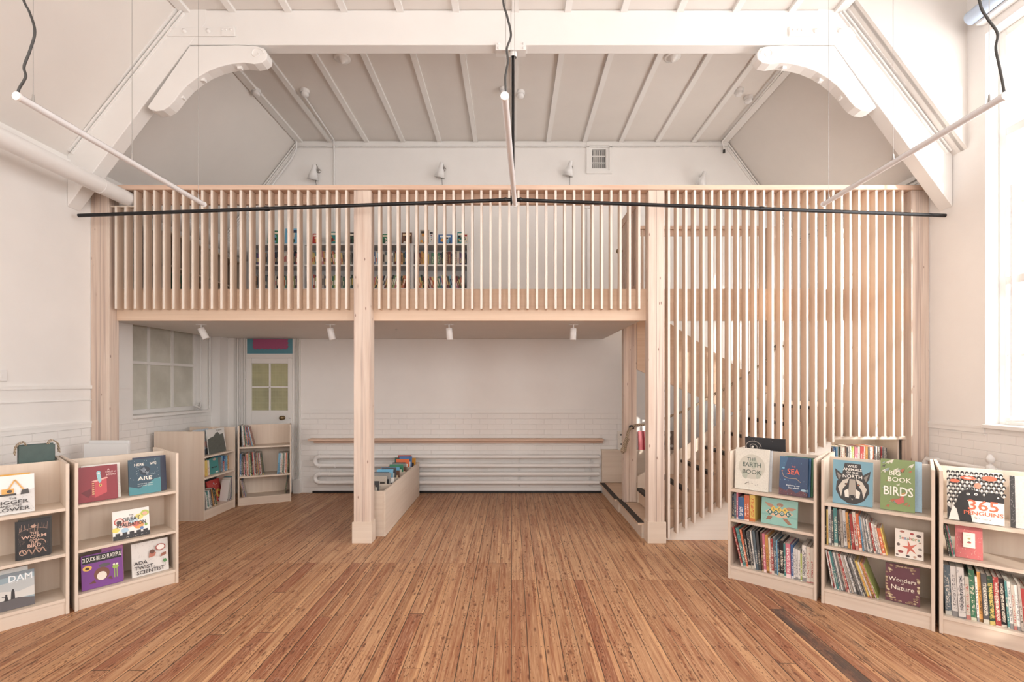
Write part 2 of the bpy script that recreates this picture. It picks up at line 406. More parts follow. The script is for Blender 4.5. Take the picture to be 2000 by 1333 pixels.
wall_y('wall_left', XL-.3, XL, [WL, WL0], 3.9, YR, YB+.3, m_wall_y)
m = MB()   # back wall with the small louvred window high up
m.box(XL-.3, 1.09, YB, YB+.3, 0, 5.3); m.box(1.38, XR+.3, YB, YB+.3, 0, 5.3); m.box(1.09, 1.38, YB, YB+.3, 0, 4.57); m.box(1.09, 1.38, YB, YB+.3, 4.93, 5.3)
struct(m.build('wall_back', m_wall_x))
m = MB(); m.box(XL-.3, -2.8, YR-.3, YR, 0, 5.62); m.box(2.8, XR+.3, YR-.3, YR, 0, 5.62); m.box(-2.8, 2.8, YR-.3, YR, 0, 1.1); m.box(-2.8, 2.8, YR-.3, YR, 4.1, 5.62)
struct(m.build('wall_rear', m_wall_x))
YD = 4.20     # dormer cheek over the tall right-hand windows
sl = (ZC-ZW)/(-XC-XL)
m = MB()
m.box(-XC, XC, YR-.3, YB+.3, ZC, ZC+.15)
m.prism([(-XC, ZC), (XL-.3, ZC-(-XC-XL+.3)*sl), (XL-.3, ZC-(-XC-XL+.3)*sl+.3), (-XC, ZC+.3)], 'y', YR-.3, YB+.3)
sr = (ZC-ZW)/(XR-XC)
m.prism([(XC, ZC), (XC, ZC+.3), (XR+.3, ZC-(XR-XC+.3)*sr+.3), (XR+.3, ZC-(XR-XC+.3)*sr)], 'y', YD+.03, YB+.3)
m.prism([(XC, ZC), (XR, ZW), (XR, 5.62), (XC, 5.62)], 'y', YD, YD+.06)       # cheek
m.box(XC-.06, XC, YR-.3, YD+.05, ZC, 5.62); m.box(XC-.06, XR+.3, YR-.3, YD+.06, 5.6, 5.7)
struct(m.build('ceiling', m_ceil))
# battens across the flat ceiling
nt = 0
def trim(mb, mat=None, bevel=0):
    global nt
    nt += 1; return struct(mb.build('trim_%d' % nt, mat or m_gloss, bevel=bevel))
for k in range(-5, 6):
    x = k*.515
    if k == 0: x = .03
    trim(MB().box(x-.03, x+.03, YR, YB, ZC-.028, ZC))
for s in (-1, 1):
    trim(MB().box(s*(XC-.045)-.045, s*(XC-.045)+.045, YR, YB-.002, ZC-.03, ZC))
# cornices
trim(MB().box(-XC, XC, YB-.02, YB, ZC-.075, ZC-.028).box(-XC, XC, YB-.03, YB, ZC-.10, ZC-.09))
m = MB()
for d in (.0, .05, .085): m.prism([(-XC, ZC-d-.02), (XL, ZW-d-.02), (XL, ZW-d-.05), (-XC, ZC-d-.05)], 'y', YB-.02, YB)
trim(m)
m = MB()
for d in (.0, .05, .085): m.prism([(XC, ZC-d-.02), (XR, ZW-d-.02), (XR, ZW-d-.05), (XC, ZC-d-.05)], 'y', YB-.02, YB)
trim(m)
for x0, x1, y1 in ((XL, XL+.035, YR), (XR-.035, XR, 4.46)):
    m = MB(); 
    for z in (3.60, 3.56, 3.53): m.box(x0 if x0 < 0 else x0+(.01 if z < 3.6 else 0), x1-(.01 if (x0 < 0 and z < 3.6) else 0), y1, YB-.03, z-.012, z+.012)
    trim(m)
# dado mouldings (the painted brick lies below)
dz = 1.165
trim(MB().box(-2.86, 1.18, YB-.014, YB, dz, dz+.022).box(-2.86, 1.18, YB-.008, YB, dz-.03, dz))
trim(MB().box(XL, XL+.014, YR, 5.0, dz, dz+.022).box(XL, XL+.009, YR, 5.0, dz-.04, dz))
trim(MB().box(XL, XL+.016, YR, 5.0, 1.50, 1.535).box(XL, XL+.010, YR, 5.0, 1.39, 1.40))
trim(MB().box(XR-.014, XR, 4.04, YB, dz, dz+.022).box(XR-.009, XR, 4.04, YB, dz-.04, dz).box(XR-.006, XR, 4.04, YB, dz-.06, dz-.05))
struct(MB().box(-2.83, 1.27, YB-.018, YB, 0, .028).build('baseboard_back', m_skirt))
struct(MB().box(XL, XL+.018, YR, YB, 0, .03).build('baseboard_left', m_skirt))
struct(MB().box(XR-.018, XR, YR, 4.6, 0, .03).build('baseboard_right', m_skirt))
# pier in the far left corner
trim(MB().box(-4.10, -3.98, 6.42, YB, 0, 2.19))
trim(MB().box(-3.98, -3.90, 6.60, YB, 0, 2.19))

# ---------------- windows ----------------
def sash_window(name, x, y0, y1, z0, z1, nv, zbars, heavy, glass, dx=.05, f=.06, sill=True, sillx=None):
    """window in a side wall: frame in the plane x"""
    w_ = struct(empty(name, (x, (y0+y1)/2, z0)))
    def B(*a): return MB().box(*a)
    m = MB(); L = lambda a, b, c, d: m.box(-dx/2, dx/2, a-(y0+y1)/2, b-(y0+y1)/2, c-z0, d-z0)
    L(y0, y0+f, z0, z1); L(y1-f, y1, z0, z1); L(y0+f, y1-f, z0, z0+f); L(y0+f, y1-f, z1-f, z1)
    for zz in heavy: L(y0+f, y1-f, zz-.035, zz+.035)
    m.build('window_frame', m_gloss, w_, bevel=.004)
    m = MB()
    for i in range(1, nv): yy = y0+f+(y1-y0-2*f)*i/nv; m.box(-.014, .014, yy-(.019 if x < 0 else .012)-(y0+y1)/2, yy+(.019 if x < 0 else .012)-(y0+y1)/2, f, z1-z0-f)
    for zz in zbars: m.box(-.013, .013, y0+f-(y0+y1)/2, y1-f-(y0+y1)/2, zz-.011-z0, zz+.011-z0)
    m.build('glazing_bar', m_gloss, w_)
    MB().box(-.004, .004, y0+f*.5-(y0+y1)/2, y1-f*.5-(y0+y1)/2, f*.5, z1-z0-f*.5).build('window_pane', glass, w_)
    if sill:
        s = 1 if x < 0 else -1; xa = (XL if x < 0 else XR)-x
        a, b = sorted((-s*.02, xa+s*.04)); MB().box(a, b, y0-(y0+y1)/2-.0, y1-(y0+y1)/2+.0, -.035, .0).build('window_sill', m_gloss, w_, bevel=.006)
    return w_
w1 = sash_window('window_1', 4.20, W1[0], W1[1], W1[2]+.035, W1[3], 4, [1.79, 3.05], [3.68, 2.42], m_glass)
sash_window('window_2', 4.20, W0[0], W0[1], W0[2]+.035, W0[3], 3, [1.79, 3.05], [3.68, 2.42], m_glass)
sash_window('window_3', 4.22, W3[0], W3[1], W3[2]+.035, W3[3], 3, [2.0, 2.9], [2.45], m_glass)
wl = sash_window('window_4', -4.27, WL[0], WL[1], WL[2]+.035, WL[3], 3, [], [], m_frost, f=.05)
m = MB()
for zz in (1.79, 2.33, 2.87): m.box(-.02, .035, WL[0]+.05-5.715, WL[1]-.05-5.715, zz-.016-1.205, zz+.016-1.205)
m.build('transom_bar', m_gloss, wl)
sash_window('window_5', -4.27, WL0[0], WL0[1], WL0[2]+.035, WL0[3], 4, [1.9], [2.6], m_glass)
# opening gear on the visible windows
MB().tube([(.12, 1.30, 2.65), (.10, 1.25, 2.36), (.09, 1.2, 2.05)], .012, 8).box(.06, .12, 1.17, 1.23, 2.0, 2.06).build('stay_arm', m_white, w1)
MB().tube([(-.05, 1.24, .02), (-.05, 1.24, 2.0)], .009, 8).build('winding_rod', m_white, w1)
g = MB(); g.tube([(-.08, 1.25, .03), (-.10, 1.05, .05), (-.10, .95, .02)], .012, 8); g.lathe([(.03, -.02), (.035, 0), (.03, .02)], 12, Matrix.Translation((-.06, 1.2, .06))@Matrix.Rotation(math.pi/2, 4, 'Y')); g.sphere((-.1, .93, .03), .02)
g.build('window_winder', m_white, w1)
g = MB(); g.tube([(.10, .60, .08), (.10, .60, 1.3)], .008, 8); g.tube([(.12, .45, .06), (.13, .52, .02), (.10, .60, .1)], .014, 8); g.lathe([(.028, -.015), (.03, 0), (.028, .015)], 10, Matrix.Translation((.1, .55, .06))@Matrix.Rotation(math.pi/2, 4, 'Y'))
g.build('window_winder', m_white, wl)
# small window high in the back wall
w6 = struct(empty('window_6', (1.235, YB, 4.57)))
m = MB(); 
for a in ((-.18, -.145, -.04, .40), (.145, .18, -.04, .40), (-.145, .145, -.04, -.0), (-.145, .145, .36, .40)): m.box(a[0], a[1], -.03, .02, a[2], a[3])
for a in ((-.145, -.10, 0, .36), (.10, .145, 0, .36), (-.10, .10, 0, .04), (-.10, .10, .315, .36)): m.box(a[0], a[1], -.008, .05, a[2], a[3])
m.build('window_frame', m_gloss, w6)
def louvre():
    t = NT('ribbed_dark_glass'); x, y, z = t.sep(t.obj())
    n = t.noise(t.comb(t.math('MULTIPLY', x, 190.0), 0.0, t.math('MULTIPLY', z, 1.5)), 1.0, 3, .7)
    return t.fin(t.mix(t.ramp(n, .42, .6), hx('#4a4c4e'), hx('#d6d2cc')), .3)
MB().box(-.11, .11, .03, .04, .03, .33).build('window_pane', louvre(), w6)
MB().box(-.10, .10, .015, .03, .125, .135).box(-.10, .10, .015, .03, .22, .23).build('glazing_bar', m_gloss, w6)
# rear windows
for i, xx in enumerate((-1.4, 1.4)):
    e = struct(empty('window_%d' % (7+i), (xx, YR-.2, 1.1))); m = MB()
    m.box(-1.4, -1.33, -.03, .03, 0, 3.0).box(1.33, 1.4, -.03, .03, 0, 3.0).box(-1.33, 1.33, -.03, .03, 0, .07).box(-1.33, 1.33, -.03, .03, 2.93, 3.0).box(-.03, .03, -.02, .02, .07, 2.93).box(-1.33, 1.33, -.02, .02, 1.6, 1.66)
    m.build('window_frame', m_gloss, e); MB().box(-1.36, 1.36, -.004, .004, .03, 2.97).build('window_pane', m_glass, e); MB().box(-1.38, 1.38, .08, .085, .01, 2.99).build('window_blind', m_shelfwhite, e)  # opaque blinds added out of view to stop sun through the rear windows
# roller blind cassette above the right-hand window
rb = tag(empty('roller_blind', (3.95, 3.2, 4.70)), 'rolled blind in a tube coloured with a blue reflection above the tall right-hand window', 'blind')
MB().tube([(0, -1.9, 0), (0, .86, 0)], .058, 20).build('blind_roll', m_blue, rb)
MB().box(.03, .105, -1.9, .84, -.075, -.055).box(.06, .11, -1.88, -1.86, -.06, .07).box(.06, .11, .80, .83, -.06, .07).build('bracket', m_white, rb)

# ---------------- door ----------------
dr = struct(empty('door_1', (-3.44, YB, 0)))
m = MB()   # leaf x -.31..+.33 , stiles and rails around four panes
m.box(-.31, -.235, -.05, -.01, .02, 1.912).box(.275, .335, -.05, -.01, .02, 1.912).box(-.235, .275, -.05, -.01, .02, 1.175).box(-.235, .275, -.05, -.01, 1.835, 1.912)
m.box(.005, .03, -.045, -.012, 1.175, 1.835).box(-.235, .275, -.045, -.012, 1.49, 1.515)
m.build('door_leaf', m_gloss, dr, bevel=.004)
MB().box(-.235, .275, -.032, -.026, 1.175, 1.835).build('door_pane', m_wired, dr)
kb = MB(); kb.lathe([(.028, 0), (.028, .006), (.011, .01), (.011, .035), (.024, .042), (.032, .055), (.03, .07), (.015, .078), (.001, .079)], 18, Matrix.Translation((.215, -.05, 1.07))@Matrix.Rotation(math.pi/2, 4, 'X')); kb.build('door_knob', m_brass, dr)
MB().lathe([(.011, 0), (.011, .004), (.001, .005)], 12, Matrix.Translation((.31, -.05, 1.065))@Matrix.Rotation(math.pi/2, 4, 'X')).build('keyhole_cover', m_white, dr)
m = MB()
for a, b in ((-.48, -.33), (.36, .44)):
    n = 5; wv = (b-a)/n
    m.box(a, b, -.02, 0, 0, 2.19)
    for i in range(n): m.box(a+i*wv+.004, a+(i+1)*wv-.006, -.034-(i % 2)*.008, -.02, 0, 2.19)
    m.box(a-.008, b+.008, -.055, 0, 0, .2)
m.box(-.33, -.31, -.03, 0, 0, 2.19).box(.335, .36, -.03, 0, 0, 2.19).box(-.31, .335, -.04, 0, 1.915, 1.975)
m.build('door_frame', m_gloss, dr)
MB().box(-.322, -.308, -.058, -.05, 1.62, 1.72).box(-.322, -.308, -.058, -.05, .3, .4).build('hinge', m_white, dr)
tp = MB(); tp.box(-.31, .335, -.03, -.022, 1.975, 2.19, hx('#5c93a3'))
pts = []; x0, x1, z0, z1 = -.22, .265, 2.045, 2.185
nn = 8
for i in range(nn+1):
    xx = x0+(x1-x0)*i/nn; pts.append((xx, z0+(.0 if i % 2 else .008)))
    if i < nn: pts.append((xx+(x1-x0)/nn*.5, z0-.010))
pts += [(x1+.012, 2.08), (x1-.004, 2.10), (x1+.014, 2.125), (x1-.002, 2.15), (x1+.01, z1), (x0-.01, z1), (x0+.004, 2.15), (x0-.012, 2.125), (x0+.002, 2.10), (x0-.01, 2.08)]
tp.prism(pts, 'y', -.034, -.03, hx('#a8587c'))
tp.build('transom_panel', m_print, dr, colors=True)

# ---------------- roof truss ----------------
tr = tag(empty('roof_truss', (0, 4.34, 3.0)), 'white painted roof truss with curved brackets across the hall', 'truss')
def T(mb, name, mat=m_gloss, bevel=0):
    o = mb.build(name, mat, tr, bevel=bevel); o.location = (0, -4.34, -3.0); return o
T(MB().box(-3.12, 3.12, 4.34, 4.46, 4.675, 4.995), 'collar_beam', bevel=.006)
def pz(px, py, s=212.0, cx=1002.0): return ((px-cx)/s, EYE+(750-py)/s)
for sgn in (-1, 1):
    def q(px, py):
        x, z = pz(px, py); return (x if sgn < 0 else -x, z)
    wx = XL if sgn < 0 else XR
    pts = [q(353, 18), (wx*1.0-sgn*.002, pz(0, 303)[1]), (wx-sgn*.002, pz(0, 404)[1]), q(405, 44), q(405, 18)]
    T(MB().prism(pts, 'y', 4.338, 4.47), 'rafter', bevel=.006)
    # cornice strips on the upper edge
    m = MB(); a = Vector(q(352, 18)); b = Vector((wx-sgn*.002, pz(0, 292)[1])); d = (b-a).normalized(); nrm = Vector((-d.y, d.x)) if sgn > 0 else Vector((d.y, -d.x))
    if nrm.x*sgn > 0: nrm = -nrm
    for o_, t_, yy in ((0, .022, 4.295), (.035, .016, 4.31), (.062, .012, 4.32)):
        p = [a+nrm*o_, b+nrm*o_, b+nrm*(o_+t_), a+nrm*(o_+t_)]
        m.prism([tuple(v) for v in p], 'y', yy, 4.338)
    T(m, 'cornice')
    br = [(374,92),(420,91),(470,90),(505,92),(519,96),(525,106),(524,117),(515,124),(500,127),(480,124),(455,127),(430,133),(408,142),(388,154),(370,168),(355,184),(344,199),(334,210),(322,217),(308,219),(298,216),(292,211)]
    T(MB().prism([q(*p) for p in br], 'y', 4.325, 4.43), 'knee_brace', bevel=.006)
    # scroll at the tip of the bracket
    sp = [q(505+14*math.cos(t_)*(1-t_/9), 107-12*math.sin(t_)*(1-t_/9)) for t_ in [i*.45 for i in range(16)]]
    T(MB().tube([(x, 4.325, z) for x, z in sp], .006, 6), 'scroll')
    for px, py in ((352, 182), (394, 148), (466, 124)):
        x, z = q(px, py); T(MB().box(x-.018, x+.018, 4.365, 4.40, z-.03, z+.0), 'bolt_head')
    m = MB(); (xa, za), (xb, zb) = q(331, 72), q(463, 55); m.box(min(xa, xb), max(xa, xb), 4.328, 4.338, za, zb)
    T(m, 'iron_strap', bevel=.003)
    for px in (364, 411): x, z = q(px, 63); T(MB().lathe([(.022, 0), (.02, .014), (.001, .018)], 6, Matrix.Translation((x, 4.328, z))@Matrix.Rotation(math.pi/2, 4, 'X')), 'bolt')
    for px in (438, 446, 455): x, z = q(px, 61); T(MB().lathe([(.01, 0), (.009, .008), (.001, .01)], 6, Matrix.Translation((x, 4.322, z))@Matrix.Rotation(math.pi/2, 4, 'X')), 'bolt')
    x, z = q(449, 63); T(MB().box(x-.06, x+.06, 4.322, 4.330, z-.045, z+.04), 'strap_plate', bevel=.004)
    T(MB().tube([(0, 4.38, 3.262), (sgn*4.03, 4.38, 3.115)], .0165, 12).lathe([(.021, 0), (.022, .02), (.021, .04)], 10, Matrix.Translation((sgn*2.3, 4.38, 3.178))@Matrix.Rotation(math.pi/2, 4, 'Y')), 'tie_rod', m_black)
T(MB().box(-.15, .13, 4.33, 4.47, 4.655, 4.676).box(-.15, .13, 4.326, 4.336, 4.62, 4.69), 'centre_plate')
for x in (-.125, .105):
    for z in (4.635, 4.672): T(MB().lathe([(.012, 0), (.011, .01), (.001, .012)], 6, Matrix.Translation((x, 4.326, z))@Matrix.Rotation(math.pi/2, 4, 'X')), 'bolt')
m = MB()
m.lathe([(.03, 0), (.034, .02), (.034, .05), (.022, .07)], 14, Matrix.Translation((.012, 4.38, 4.585)))
T(m, 'rod_socket')
T(MB().tube([(.012, 4.38, 4.6), (.012, 4.38, 3.22)], .0155, 12), 'king_rod', m_black)
T(MB().lathe([(.02, 0), (.028, .01), (.028, .07), (.02, .08)], 14, Matrix.Translation((.012, 4.38, 3.22))).sphere((-.06, 4.38, 3.262), .022).sphere((.08, 4.38, 3.262), .022), 'rod_boss', m_black)

# ---------------- heating pipe high along the left wall ----------------
hp = tag(empty('ventilation_pipe', (-3.76, 4.0, 3.36)), 'thick white pipe running high along the left wall and over the gallery', 'pipe')
MB().tube([(0, YR+.05-4, 0), (0, YB-.01-4, 0)], .07, 28).build('pipe_run', m_white, hp)
for y in (-2.0, .3, 1.9):
    MB().tube([(0, y-.015, 0), (0, y+.015, 0)], .074, 24).tube([(-.02, y, .06), (-.335, y, .14)], .009, 8).build('pipe_bracket', m_white, hp)

# ---------------- mezzanine gallery ----------------
PF = 4.583; SF = 4.586; PXM = 199.8
mz = tag(empty('mezzanine', (0, 5.0, 0)), 'pale timber gallery with posts and a screen of upright slats', 'mezzanine')
def Z(mb, name, mat, bevel=0, col=False):
    o = mb.build(name, mat, mz, bevel=bevel); o.location = (0, -5.0, 0); return o
posts = [(XL+.003, -3.92), (-1.54, -1.373), (1.328, 1.484), (3.885, XR-.003)]
for i, (a, b) in enumerate(posts):
    o = MB().box(-(b-a)/2, (b-a)/2, -.058, .058, 0, 3.435).build('post', m_post, mz, bevel=.003); o.location = ((a+b)/2, PF+.058-5.0, 0.0)
for a, b in posts[1:3]:
    o = MB().box(-(b-a)/2-.012, (b-a)/2+.012, -.074, .055, 0, .205).build('post_plinth', m_ply, mz, bevel=.002); o.location = ((a+b)/2, PF+.058-5.0, 0)
Z(MB().box(XL+.01, XR-.01, 4.575, 4.80, 3.437, 3.483), 'handrail', m_rail, .003)
Z(MB().box(-3.66, XR-.01, 4.672, 4.70, 3.33, 3.436), 'rail_board', m_rail)
Z(MB().box(XL+.01, XR-.01, 4.671, 4.70, 2.176, 2.49), 'fascia_board', m_fascia)
slat_count = 0
def slat(x0, zb, zt):
    """x0: left edge"""
    o = MB().box(-.0105, .0105, 0, .084, 0, zt-zb).build('slat', m_slat, mz, bevel=.0012); o.location = (x0+.012, SF-5.0, zb)
for i in range(25): x = -3.871+i*(2.244/24); slat(x, 2.28, 3.277 if i < 2 else 3.436)
for i in range(29): slat(-1.306+i*(2.533/28), 2.28, 3.436)
for i in range(28):
    x = 1.541-.024+i*(2.273/27)
    zl = .063+(x+.012-1.537)*.587
    zb = max(zl-.02, .01) if x < 3.14 else 1.036
    slat(x, zb, 3.436)
Z(MB().box(-3.93, -3.69, 4.60, 4.668, 3.2775, 3.289), 'pipe_shelf', m_ply)
Z(MB().box(XL+.01, 1.30, 4.70, YB-.003, 2.215, 2.45), 'deck', m_fascia)
Z(MB().box(XL+.01, 1.30, 4.701, YB-.003, 2.19, 2.214), 'soffit', m_ceil)
# triangular side panel below the stair slats, then the niche
Z(MB().prism([(1.50, 0), (3.165, 0), (3.165, .063+(3.165-1.537)*.587+.02), (1.50, .063)], 'y', 4.672, 4.690), 'stair_side_panel', wood('pale_plywood', hx('#ece4da'), hx('#e0d3c6'), 0, .4, .4, knots=False))
Z(MB().box(3.165, XR-.01, 4.64, 4.70, 1.0, 1.035), 'slat_shelf', m_ply)

# ---------------- staircase ----------------
stp = tag(empty('staircase', (1.3, 5.0, 0)), 'plywood staircase with dark nosings rising behind the slat screen', 'staircase')
def S(mb, name, mat, bevel=0):
    o = mb.build(name, mat, stp, bevel=bevel); o.location = (-1.3, -5.0, 0); return o
rise, go = .165, .255
S(MB().box(1.30, 1.735, 4.72, 5.66, 0, .135), 'step_box', m_ply); S(MB().box(1.26, 1.735, 4.715, 5.665, .135, .155), 'tread', m_stair)
S(MB().box(1.28, XR-.9, 5.67, 6.67, 0, .135), 'step_box', m_ply); S(MB().box(1.235, XR-.9, 5.67, 6.67, .135, .155), 'tread', m_stair)
S(MB().box(1.262, 1.325, 4.72, 5.66, .1555, .159), 'nosing', m_nosing); S(MB().box(1.237, 1.30, 5.68, 6.60, .1555, .159), 'nosing', m_nosing)
side = [(1.30, .135)]
for k in range(2, 9):
    x0 = 1.735-go*(3-k); z = rise*k; x1 = x0+go if k < 8 else XR-.012
    y1 = 5.50 if k < 8 else 6.34
    y0 = 4.722
    S(MB().box(x0-.02, x1, y0, y1, z-.028, z), 'tread', m_stair)
    S(MB().box(x0, x0+.018, y0, 5.50, z-rise, z-.028), 'riser', m_stair)
    S(MB().box(x0-.0215, x0+.035, y0, 5.50, z-.0275, z+.003), 'nosing', m_nosing)
pts = [(1.52, .01)]; pts = []
x = 1.735-go
pts = [(1.50, .155), (1.50, .32)]
prof = []
for k in range(2, 9):
    x0 = 1.735-go*(3-k); z = rise*k-.03
    prof += [(x0, z-rise+.0), (x0, z)]
prof += [(3.165, rise*8-.03), (3.165, 1.02)]
S(MB().prism([(1.49, .03)]+prof+[(1.53, .03)], 'y', 4.70, 4.72), 'string_board', m_stair)
zs = lambda x: rise*2+(x-1.48)*(rise/go)
S(MB().prism([(1.47, .16), (1.47, zs(1.47)+.14), (3.0, zs(3.0)+.14), (3.0, zs(3.0)-.22), (1.75, zs(1.75)-.22)], 'y', 5.502, 5.525), 'string_board', m_ply)
# second flight, back towards the left
g2 = 1.70/7; r2 = (2.45-1.32)/7
for k in range(1, 7):
    xk = 3.0-g2*(k-1); z = 1.32+r2*k
    S(MB().box(xk-g2, xk+.02, 5.56, 6.34, z-.028, z), 'tread', m_stair)
    S(MB().box(xk-.018, xk, 5.56, 6.34, z-r2, z-.028), 'riser', m_stair)
    S(MB().box(xk-.035, xk+.0215, 5.56, 6.34, z-.0275, z+.003), 'nosing', m_nosing)
z2 = lambda x: 1.32+(3.0-x)*(r2/g2)
S(MB().prism([(1.47, z2(1.47)+.17), (3.0, z2(3.0)+.2), (3.0, z2(3.0)-.03), (2.7, z2(2.7)-.35), (1.47, z2(1.47)-.62)], 'y', 5.535, 5.556), 'string_board', m_stair)
# newel posts
for x, y, zt in ((1.30, 5.528, 3.43),):
    S(MB().box(1.312, 1.372, y, y+.1, .16, zt), 'newel_post', m_post, .002); S(MB().box(1.374, 1.465, y+.01, y+.09, .16, zt-.05), 'newel_post', m_post, .002)
S(MB().box(3.02, 3.13, 5.53, 5.62, 1.325, 3.40), 'newel_post', m_post, .002)
# landing panel in front and niche below it
S(MB().box(3.17, XR-.012, 4.705, 4.72, 1.055, 1.29), 'landing_board', m_ply)

# guard along the stair opening on the gallery
ge = tag(empty('stair_balustrade', (2.3, 5.56, 2.45)), 'inner slatted balustrade around the stair opening behind the front screen', 'balustrade')
def G(mb, name, mat): o = mb.build(name, mat, ge); o.location = (-2.3, -5.56, -2.45); return o
G(MB().box(1.47, 3.015, 5.63, 5.72, 3.40, 3.44), 'handrail', m_rail); G(MB().box(1.47, 3.015, 5.66, 5.69, 3.33, 3.398), 'rail_board', m_rail)
for i in range(14):
    x = 1.55+i*.105
    G(MB().box(x, x+.024, 5.64, 5.655, z2(x)+.195, 3.398), 'slat', m_slat)
sg = tag(empty('stair_gate', (1.27, 5.1, 2.45)), 'timber gate of upright slats with a knob at the head of the stair', 'gate')
def G2(mb, name, mat): o = mb.build(name, mat, sg); o.location = (-1.27, -5.1, -2.45); return o
G2(MB().box(1.255, 1.29, 4.72, 5.50, 3.34, 3.425), 'top_rail', m_rail); G2(MB().box(1.255, 1.29, 4.72, 5.50, 2.50, 2.56), 'bottom_rail', m_rail)
for i in range(9): G2(MB().box(1.262, 1.284, 4.73+i*.083, 4.775+i*.083, 2.56, 3.34), 'slat', m_post)
G2(MB().sphere((1.215, 5.36, 3.06), .03).tube([(1.22, 5.36, 3.06), (1.256, 5.36, 3.06)], .012, 8), 'knob', m_brass)

# rope handrail
rp = tag(empty('rope_handrail', (1.40, 5.49, 1.04)), 'twisted rope handrail knotted to the stair newel post', 'rope')
def Pz(px, py, D): return Vector(((px-1000)*D/F, D, EYE+(750-py)*D/F))
D0 = 5.475
path = [Pz(1233, 834, D0), Pz(1246, 830, D0), Pz(1262, 829, D0), Pz(1300, 817, D0), Pz(1348, 798, D0), Pz(1379, 780, D0), Pz(1414, 761, D0), Pz(1445, 741, D0), Pz(1466, 727, D0), Pz(1500, 701, D0), Pz(1516, 680, D0), Pz(1531, 676, D0)]
def smooth(pts, n=5):
    out = []
    for i in range(len(pts)-1):
        p0, p1, p2, p3 = pts[max(i-1, 0)], pts[i], pts[i+1], pts[min(i+2, len(pts)-1)]
        for k in range(n):
            t = k/n; out.append(.5*((2*p1)+(p2-p0)*t+(2*p0-5*p1+4*p2-p3)*t*t+(3*p1-p0-3*p2+p3)*t**3))
    return out+[pts[-1]]
def RP(mb, name, mat): o = mb.build(name, mat, rp); o.location = (-1.40, -5.49, -1.04); return o
RP(MB().tube(smooth(path), .014, 10), 'rope', m_rope)
tail = [Pz(1234, 835, D0-.02), Pz(1228, 842, D0-.05), Pz(1224, 855, D0-.06), Pz(1219, 868, D0-.06), Pz(1217, 880, D0-.06)]
RP(MB().tube(smooth(tail), .016, 10).tube(smooth([p+Vector((.022, .0, -.01)) for p in tail[2:]]), .014, 8).tube(smooth([p+Vector((-.0, -.02, .0)) for p in tail[2:]]), .013, 8).sphere(tail[-1], .03, sz=1.3), 'rope_tail', m_rope)
RP(MB().sphere(Pz(1233, 835, D0-.01), .027).box(1.375, 1.42, 5.48, 5.53, 1.02, 1.06), 'rope_bracket', m_black)
RP(MB().sphere(Pz(1516, 677, D0), .022).tube([Pz(1516, 677, D0), Pz(1516, 677, D0)+Vector((0, .06, 0))], .01, 8), 'rope_bracket', m_black)
# ---------------- bookcases ----------------
class Case:
    def __init__(s, P, th, Wd, label, shelves, double=True, h=1.01, hd=.28, bottomless=False):
        s.P = P; s.th = th; s.W = Wd; s.shelves = shelves; s.hd = hd
        s.M = Matrix.Translation((P[0], P[1], 0)) @ Matrix.Rotation(th, 4, 'Z')
        e = tag(empty('bookcase', (P[0], P[1], 0), th), label, 'bookcase', 'low plywood bookcases'); s.e = e
        D = 2*hd if double else hd+.012; tk = .018
        for x in (0, Wd-tk):
            MB().box(x, x+tk, 0, D, 0, h).build('side_panel', m_plyz, e, bevel=.001)
        MB().box(tk, Wd-tk, hd-.006, hd+.006, .02, h-.004).build('back_panel', m_plyz, e)
        for z in shelves:
            MB().box(tk, Wd-tk, .004, hd-.006, z-.02, z).build('shelf', m_ply, e, bevel=.001)
            if double: MB().box(tk, Wd-tk, hd+.006, D-.004, z-.02, z).build('shelf', m_ply, e, bevel=.001)
        MB().box(tk, Wd-tk, .012, .026, .0, shelves[-1]-.02).build('plinth', m_ply, e)
    def lx(s, px, yd=0.0):
        """distance along the case front (at depth yd) met by the line of sight through column px"""
        ex = (math.cos(s.th), math.sin(s.th)); ey = (-ex[1], ex[0]); k = (px-1000)/F
        bx = s.P[0]+yd*ey[0]; by = s.P[1]+yd*ey[1]
        return (k*by-bx)/(ex[0]-k*ex[1])
deg = math.radians
C1 = Case((1.722, 3.755), deg(-42), .60, 'right-hand low plywood bookcase nearest the slatted stair, a galaxy book peeping over its back', (.713, .475, .105))
C2 = Case((2.186, 3.331), deg(-40.8), .60, 'middle plywood bookcase of the three on the right, with animal and bird books on top', (.71, .408, .105))
C3 = Case((2.658, 2.930), deg(-39.0), .64, 'plywood bookcase cut by the right edge of the photo', (.705, .475, .11))
CA = Case((-2.968, 3.198), deg(52.0), .60, 'plywood bookcase on the left with a red book and a dark blue planet book', (.718, .41, .105))
CB = Case((-2.984-.60*math.cos(deg(50)), 3.176-.60*math.sin(deg(50))), deg(50), .60, 'plywood bookcase cut by the left edge of the photo', (.714, .408, .105))
E1 = Case((-3.474, 5.308), deg(90), .605, 'plywood bookcase by the left wall showing its wide plain side panel', (.722, .48, .105))
E2 = Case((-3.462, 5.945), deg(25.2), .612, 'plywood bookcase standing in front of the white door', (.745, .37, .10), double=False)

